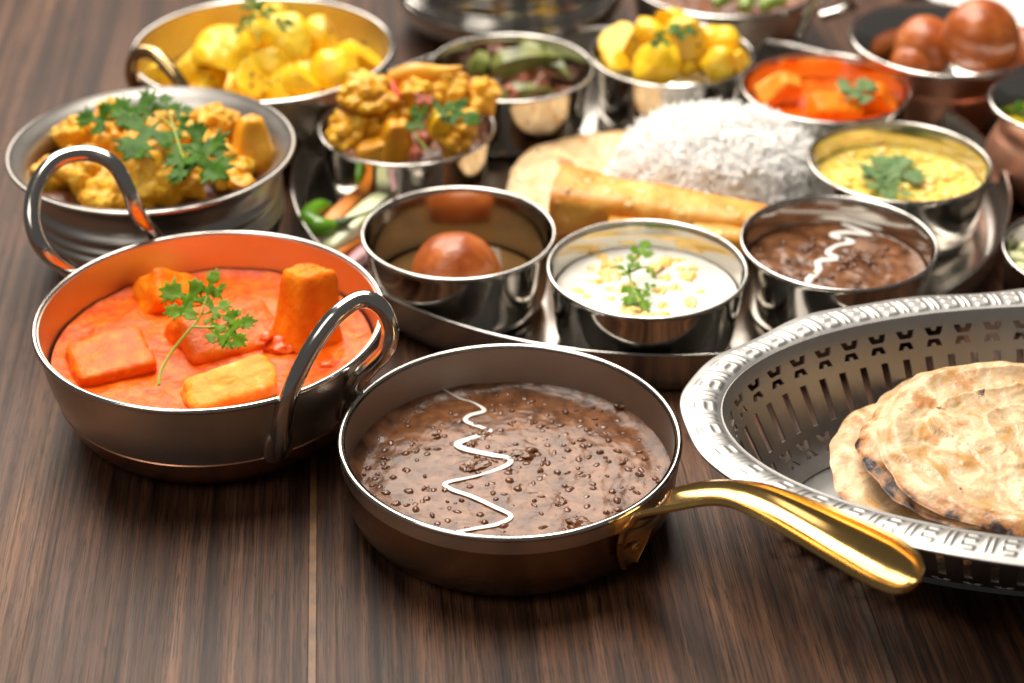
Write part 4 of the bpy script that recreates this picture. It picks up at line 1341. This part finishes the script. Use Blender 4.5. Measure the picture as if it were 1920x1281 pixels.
# back karahi
BK = (12.4, 34.6)
bk = bowl('karahi_pan', 'small steel karahi pan of green vegetables behind the small potato bowl', 'pan', (*BK, 0),
          [(0, 0), (3.2, 0), (3.8, .15), (4.5, .8), (5.0, 1.7), (5.25, 2.7), (5.32, 3.7)], ('steel_brushed', 'steel_rod'), (.03, .14), .8)
loop_handle(bk, [(16.27, 29.80, 2.6), (16.51, 29.49, 3.6), (16.96, 29.38, 4.6), (17.78, 29.22, 5.2), (18.71, 29.40, 5), (19.09, 29.63, 4.4), (18.58, 29.92, 3.9), (17.42, 29.96, 3.5)], .3)
o = link('masala_bed', mesh('masala_bed', *pool(4.9, 2.7, ripple(81, .2, 1, .1, 3), 30, 100, 1, .85)), 'masala', None, (*BK, 0))
tag(o, 'brown spice mixture in the back pan of green vegetables', 'spice mix')
for k, (p0, p1, lb) in enumerate([((13.14, 30.81, 3.6), (13.81, 32.46, 3.9), 'green bean piece at the front of the back pan'), ((14.11, 31.29, 3.5), (15.52, 31.83, 3.7), 'pale green bean piece by the right rim of the back pan'), ((11.59, 31.93, 3.4), (12.73, 32.88, 3.6), 'green bean piece at the left of the back pan'), ((14.94, 32.15, 3.8), (14.12, 33.11, 3.9), 'green bean piece higher in the back pan')]):
    o0 = Vector(p0)
    d = Vector(p1) - o0
    solid('green_bean', tube([(0, 0, 0), tuple(d * .5 + Vector((0, 0, .2))), tuple(d)], [.38, .45, .3], 10), 'bean', lb, 'bean', p0, group='green beans in the back pan')

# copper bowl of gulab jamun
CB = (23.3, 24.6)
cb = bowl('copper_bowl', 'copper footed bowl with steel rim holding brown gulab jamun balls at the back right', 'bowl', (*CB, 0),
          [(0, 0), (2.7, 0), (3.1, .2), (3.3, .8), (3.55, 1.6), (3.75, 2.3), (3.7, 2.6), (3.85, 2.9), (4.05, 3.25), (4.45, 3.8), (4.85, 4.25), (5.0, 4.42)], ('copper_hammered', 'steel_rod'), (0, .14))
link('lining', mesh('lining', *lathe([(4.86, 4.42), (4.3, 3.8), (3.85, 3.2), (3.55, 2.5), (3.3, 1.6), (0, 1.0), (0, 1.03), (3.26, 1.63), (3.51, 2.5), (3.81, 3.22), (4.26, 3.84), (4.82, 4.45)], 144)), 'steel_mirror', cb)
G6 = 'fried brown gulab jamun balls'
for k, (p, r, lb) in enumerate([
        ((25.14, 24.50, 4.6), 2.08, 'biggest gulab jamun ball on top in the copper bowl'),
        ((22.69, 26.46, 3.2), 1.75, 'half shaded gulab jamun ball left of the top one in the copper bowl'),
        ((27.86, 24.77, 3.4), 1.7, 'gulab jamun ball at the right edge of the copper bowl'),
        ((21.95, 25.60, 2.5), 1.3, 'low gulab jamun ball behind the front rim of the copper bowl')]):
    solid('gulab_jamun', blob((r, r * .98, r * .97), k + 5, .03, 1.2, 5, .012, 5), 'jamun', lb, 'sweet', p, (k, .3, k), G6)

# copper bowl cut by the right edge
RB = (27.9, 15.4)
rb = bowl('copper_bowl', 'round bellied copper bowl with steel rim and yellow green curry at the right edge', 'bowl', (*RB, 0),
          [(0, 0), (2.4, 0), (3.3, .35), (3.85, 1.2), (3.95, 2.1), (3.7, 2.9), (3.4, 3.4), (3.4, 3.8), (3.75, 4.4), (4.05, 4.9)], ('copper_hammered', 'steel_rod'), (0, .13))
link('lining', mesh('lining', *lathe([(3.93, 4.9), (3.6, 4.35), (3.26, 3.8), (3.22, 3.2), (3.18, 3.2), (3.22, 3.82), (3.56, 4.38), (3.89, 4.93)], 144)), 'steel_mirror', rb)
o = link('green_curry', mesh('green_curry', *pool(3.35, 3.5, ripple(91, .1, 1.2, .05, 3, .05, 3.3), 30, 100, .5, .9)), 'curry_green', None, (*RB, 0))
tag(o, 'yellow green curry in the copper bowl at the right edge', 'curry')
sprig('coriander_leaf', 'coriander leaf on the yellow green curry at the right edge', [], [((25.78, 16.74, 3.7), (25.66, 18.11, 3.8), 1.0), ((25.78, 16.74, 3.7), (26.61, 17.47, 3.8), 1.0)], 'leaf')

# small bowl cut by the right edge
RK = (26.2, 2.5)
katori('small steel bowl of white yoghurt cut by the right edge of the picture', *RK, 4.3, 3.6, 0.0, None)
o = link('yoghurt', mesh('yoghurt', *pool(3.82, 2.1, ripple(95, .12, 1.1, .05, 3, .05, 4), 30, 100, .6, .95)), 'milk', None, (*RK, 0))
tag(o, 'white yoghurt in the small bowl at the right edge', 'yoghurt')
for k, (p, lb) in enumerate([((22.90, 3.88, 2.5), 'pale cucumber cube at the left of the yoghurt bowl'), ((23.58, 4.77, 2.5), 'pale cucumber cube at the back of the yoghurt bowl'), ((23.04, 2.98, 2.4), 'pale cucumber cube at the front of the yoghurt bowl')]):
    solid('cucumber_cube', chunk((.9, .8, .7), k + 70, 4, .1, .03), 'cucumber', lb, 'cucumber', p, (k * .3, .2, k), 'cucumber cubes in the yoghurt')

# white plate at the far right corner
t = thing('white_plate', 'white porcelain plate behind the copper bowl in the far right corner', 'plate', (33.5, 42.0, 0))
link('dish', mesh('dish', *lathe([(0, .3), (5.5, .3), (6, 0), (6.4, 0), (6.6, .35), (9.2, 1.3), (9.35, 1.45), (9.2, 1.5), (6.5, .7), (5.8, .5), (0, .5)], 128), sharp=50), 'porcelain', t)

# ------------------------------------------------------------------ perforated bread basket
BC, BA, BB, BZ = (23.0, -12.3), 16.6, 9.7, 4.95
bas = thing('bread_basket', 'oval perforated steel bread basket with stamped rim at the right', 'basket', (*BC, 0))
NT = 14                                      # tiles round the basket, each 4 motifs and 5 slots wide
# equal steps of arc length round the oval
ph, L = [0.0], [0.0]
NP = 4000
for i in range(1, NP + 1):
    a0, a1 = 2 * pi * (i - 1) / NP, 2 * pi * i / NP
    L.append(L[-1] + math.hypot((BA - 3) * (cos(a1) - cos(a0)), (BB - 3) * (sin(a1) - sin(a0))))
    ph.append(a1)


def phi_of(s):
    s = (s % 1.0) * L[-1]
    lo, hi = 0, NP
    while hi - lo > 1:
        m_ = (lo + hi) // 2
        if L[m_] <= s:
            lo = m_
        else:
            hi = m_
    return ph[lo] + (ph[hi] - ph[lo]) * (s - L[lo]) / (L[hi] - L[lo])


WALL = smooth_profile([(1.55, BZ - .10), (1.75, BZ - .38), (2.05, BZ - 1.0), (2.45, BZ - 1.95), (2.95, BZ - 3.0), (3.6, BZ - 3.9), (4.5, BZ - 4.45)], 8)
WL = [0.0]
for a_, b_ in zip(WALL, WALL[1:]):
    WL.append(WL[-1] + math.hypot(b_[0] - a_[0], b_[1] - a_[1]))


def wall_at(v):
    s = max(0, min(1, v)) * WL[-1]
    for i in range(len(WL) - 1):
        if s <= WL[i + 1] or i == len(WL) - 2:
            f = (s - WL[i]) / (WL[i + 1] - WL[i])
            return tuple(WALL[i][d] + (WALL[i + 1][d] - WALL[i][d]) * f for d in (0, 1))


def oval(d, phi, z):
    return ((BA - d) * cos(phi), (BB - d) * sin(phi), z)


def motif(cx, cy, w, h, up):
    pts = [(-1, -1), (-.32, -1), (-.18, -.15), (.18, -.15), (.32, -1), (1, -1), (.82, .25), (.62, 1), (-.62, 1), (-.82, .25)]
    return [(cx + x * w, cy + (y if up else -y) * h) for x, y in pts]


holes = []
for i in range(4):
    c = (i + .5) / 4
    for v0 in (.135, .76):
        holes.append(motif(c, v0, .080, .033, True))
        holes.append(motif(c + .012, v0 + .088, .070, .030, False))
for i in range(5):
    c = (i + .5) / 5
    holes.append([(c - .032, .325), (c + .032, .325), (c + .032, .655), (c - .032, .655)])
outline = [(i / 20, 0) for i in range(20)] + [(1, j / 16) for j in range(16)] + [(1 - i / 20, 1) for i in range(20)] + [(0, 1 - j / 16) for j in range(16)]


def inside(p, poly):
    c, n = False, len(poly)
    for i in range(n):
        x1, y1 = poly[i]
        x2, y2 = poly[(i + 1) % n]
        if (y1 > p[1]) != (y2 > p[1]) and p[0] < (x2 - x1) * (p[1] - y1) / (y2 - y1) + x1:
            c = not c
    return c


extra = [(i / 20, j / 16) for i in range(1, 20) for j in range(1, 16)]
extra = [p for p in extra if not any(inside(p, h_) for h_ in holes)]
vo, fo = cdt(outline, holes, extra)
good = []
for f in fo:
    c = (sum(vo[i].x for i in f) / len(f), sum(vo[i].y for i in f) / len(f))
    if not any(inside(c, h_) for h_ in holes):
        good.append(f)
bm = bmesh.new()
for tnum in range(NT):
    ids = []
    for p in vo:
        phi = phi_of((tnum + p.x) / NT)
        d, z = wall_at(p.y)
        q = oval(d, phi, z)
        ids.append(bm.verts.new([c * CM for c in q]))
    for f in good:
        try:
            bm.faces.new([ids[i] for i in f])
        except ValueError:
            pass
bmesh.ops.remove_doubles(bm, verts=bm.verts, dist=2e-5)
bmesh.ops.recalc_face_normals(bm, faces=bm.faces)
for f in bm.faces:
    f.smooth = True
me = bpy.data.meshes.new('pierced_wall')
bm.to_mesh(me)
bm.free()
o = link('pierced_wall', me, 'steel_satin', bas)
md = o.modifiers.new('thickness', 'SOLIDIFY')
md.thickness = .09 * CM
md.offset = 0
md = o.modifiers.new('crisp_edges', 'EDGE_SPLIT')
md.split_angle = radians(40)

# stamped rim
NU, NV = NT * 4 * 26, 30


def stamp(u, v):
    """height of the stamped border at motif phase u, 0 outer edge .. 1 inner edge"""
    def box(x, a, b, s=.025):
        return max(0, min(1, (x - a) / s)) * max(0, min(1, (b - x) / s))
    h = 0
    h = max(h, box(u, .03, .13) * box(v, .22, .84, .05))
    h = max(h, box(u, .20, .30) * box(v, .22, .84, .05))
    h = max(h, box(u, .44, .53) * box(v, .22, .84, .05))
    for c in (.28, .53, .78):
        h = max(h, box(u, .50, .86, .05) * box(v, c - .085, c + .085, .05))
    return h


V, F = [], []
for i in range(NU):
    s = i / NU
    phi = phi_of(s)
    u = (s * NT * 4) % 1
    wav = .10 * sin(phi * 9 + .6) + .06 * sin(phi * 17)
    for j in range(NV + 1):
        v = j / NV
        d = 1.6 * v
        z = BZ - .28 + .36 * sin(pi * (.12 + .62 * v)) - .12 * v * v + wav * .55 * (1 - v)
        z += .038 * stamp(u, v)
        V.append(oval(d - wav * .7 * (1 - v), phi, z))
n1 = NV + 1
for i in range(NU):
    i2 = (i + 1) % NU
    for j in range(NV):
        F.append((i * n1 + j, i2 * n1 + j, i2 * n1 + j + 1, i * n1 + j + 1))
o = link('stamped_rim', mesh('stamped_rim', V, F, True, None), 'steel_satin', bas)
md = o.modifiers.new('thickness', 'SOLIDIFY')
md.thickness = .10 * CM
md.offset = -1
# basket floor
V, F = [(0, 0, .42)], []
for i in range(1, 7):
    for j in range(120):
        V.append(oval(4.5 + (1 - i / 6) * 5, 2 * pi * j / 120, .47 - .05 * (1 - i / 6)) if i == 6 else ((BA - 4.5) * i / 6 * cos(2 * pi * j / 120), (BB - 4.5) * i / 6 * sin(2 * pi * j / 120), .42))
for j in range(120):
    F.append((0, 1 + j, 1 + (j + 1) % 120))
for i in range(5):
    for j in range(120):
        j2 = (j + 1) % 120
        F.append((1 + i * 120 + j, 1 + (i + 1) * 120 + j, 1 + (i + 1) * 120 + j2, 1 + i * 120 + j2))
o = link('basket_floor', mesh('basket_floor', V, F, True, None), 'steel_satin', bas)
md = o.modifiers.new('thickness', 'SOLIDIFY')
md.thickness = .1 * CM
V, F = [], []
for j in range(120):
    a = 2 * pi * j / 120
    for (d, z) in ((4.7, .44), (4.6, 0), (4.8, 0), (4.9, .44)):
        V.append(oval(d, a, z))
for j in range(120):
    j2 = (j + 1) % 120
    for q in range(4):
        q2 = (q + 1) % 4
        F.append((j * 4 + q, j2 * 4 + q, j2 * 4 + q2, j * 4 + q2))
link('foot_ring', mesh('foot_ring', V, F, False), 'steel_satin', bas)

# breads in the basket
G7 = 'flatbreads stacked in the basket'
tilt = lambda x, y: -.010 * (x + 1) ** 2 * (1 if x < -1 else .4)
for (R_, seed, loc, rot, cr, cd, lb) in [
        (5.7, 21, (17.88, -12.62, 2.3), (.02, .03, .5), .03, -1.9, 'lowest flatbread, its left tip showing low in the basket'),
        (5.9, 24, (19.73, -11.26, 3), (.03, .05, 1.7), .05, -1.2, 'flatbread under the two top ones, peeping out at the back of the stack'),
        (5.75, 27, (18.86, -12.91, 3.75), (.05, .05, 2.9), .25, -2.6, 'second flatbread from the top with a toasted left edge'),
        (5.3, 33, (18.96, -13.85, 4.5), (.08, .02, .0), .26, -1.7, 'top flatbread with creased layers and a charred front edge')]:
    o = link('flatbread', bread_mesh(R_, seed, .32, .06, cr, tilt, .80, .10, cd - rot[2]), 'naan', None, loc, rot)
    tag(o, lb, 'flatbread', G7)
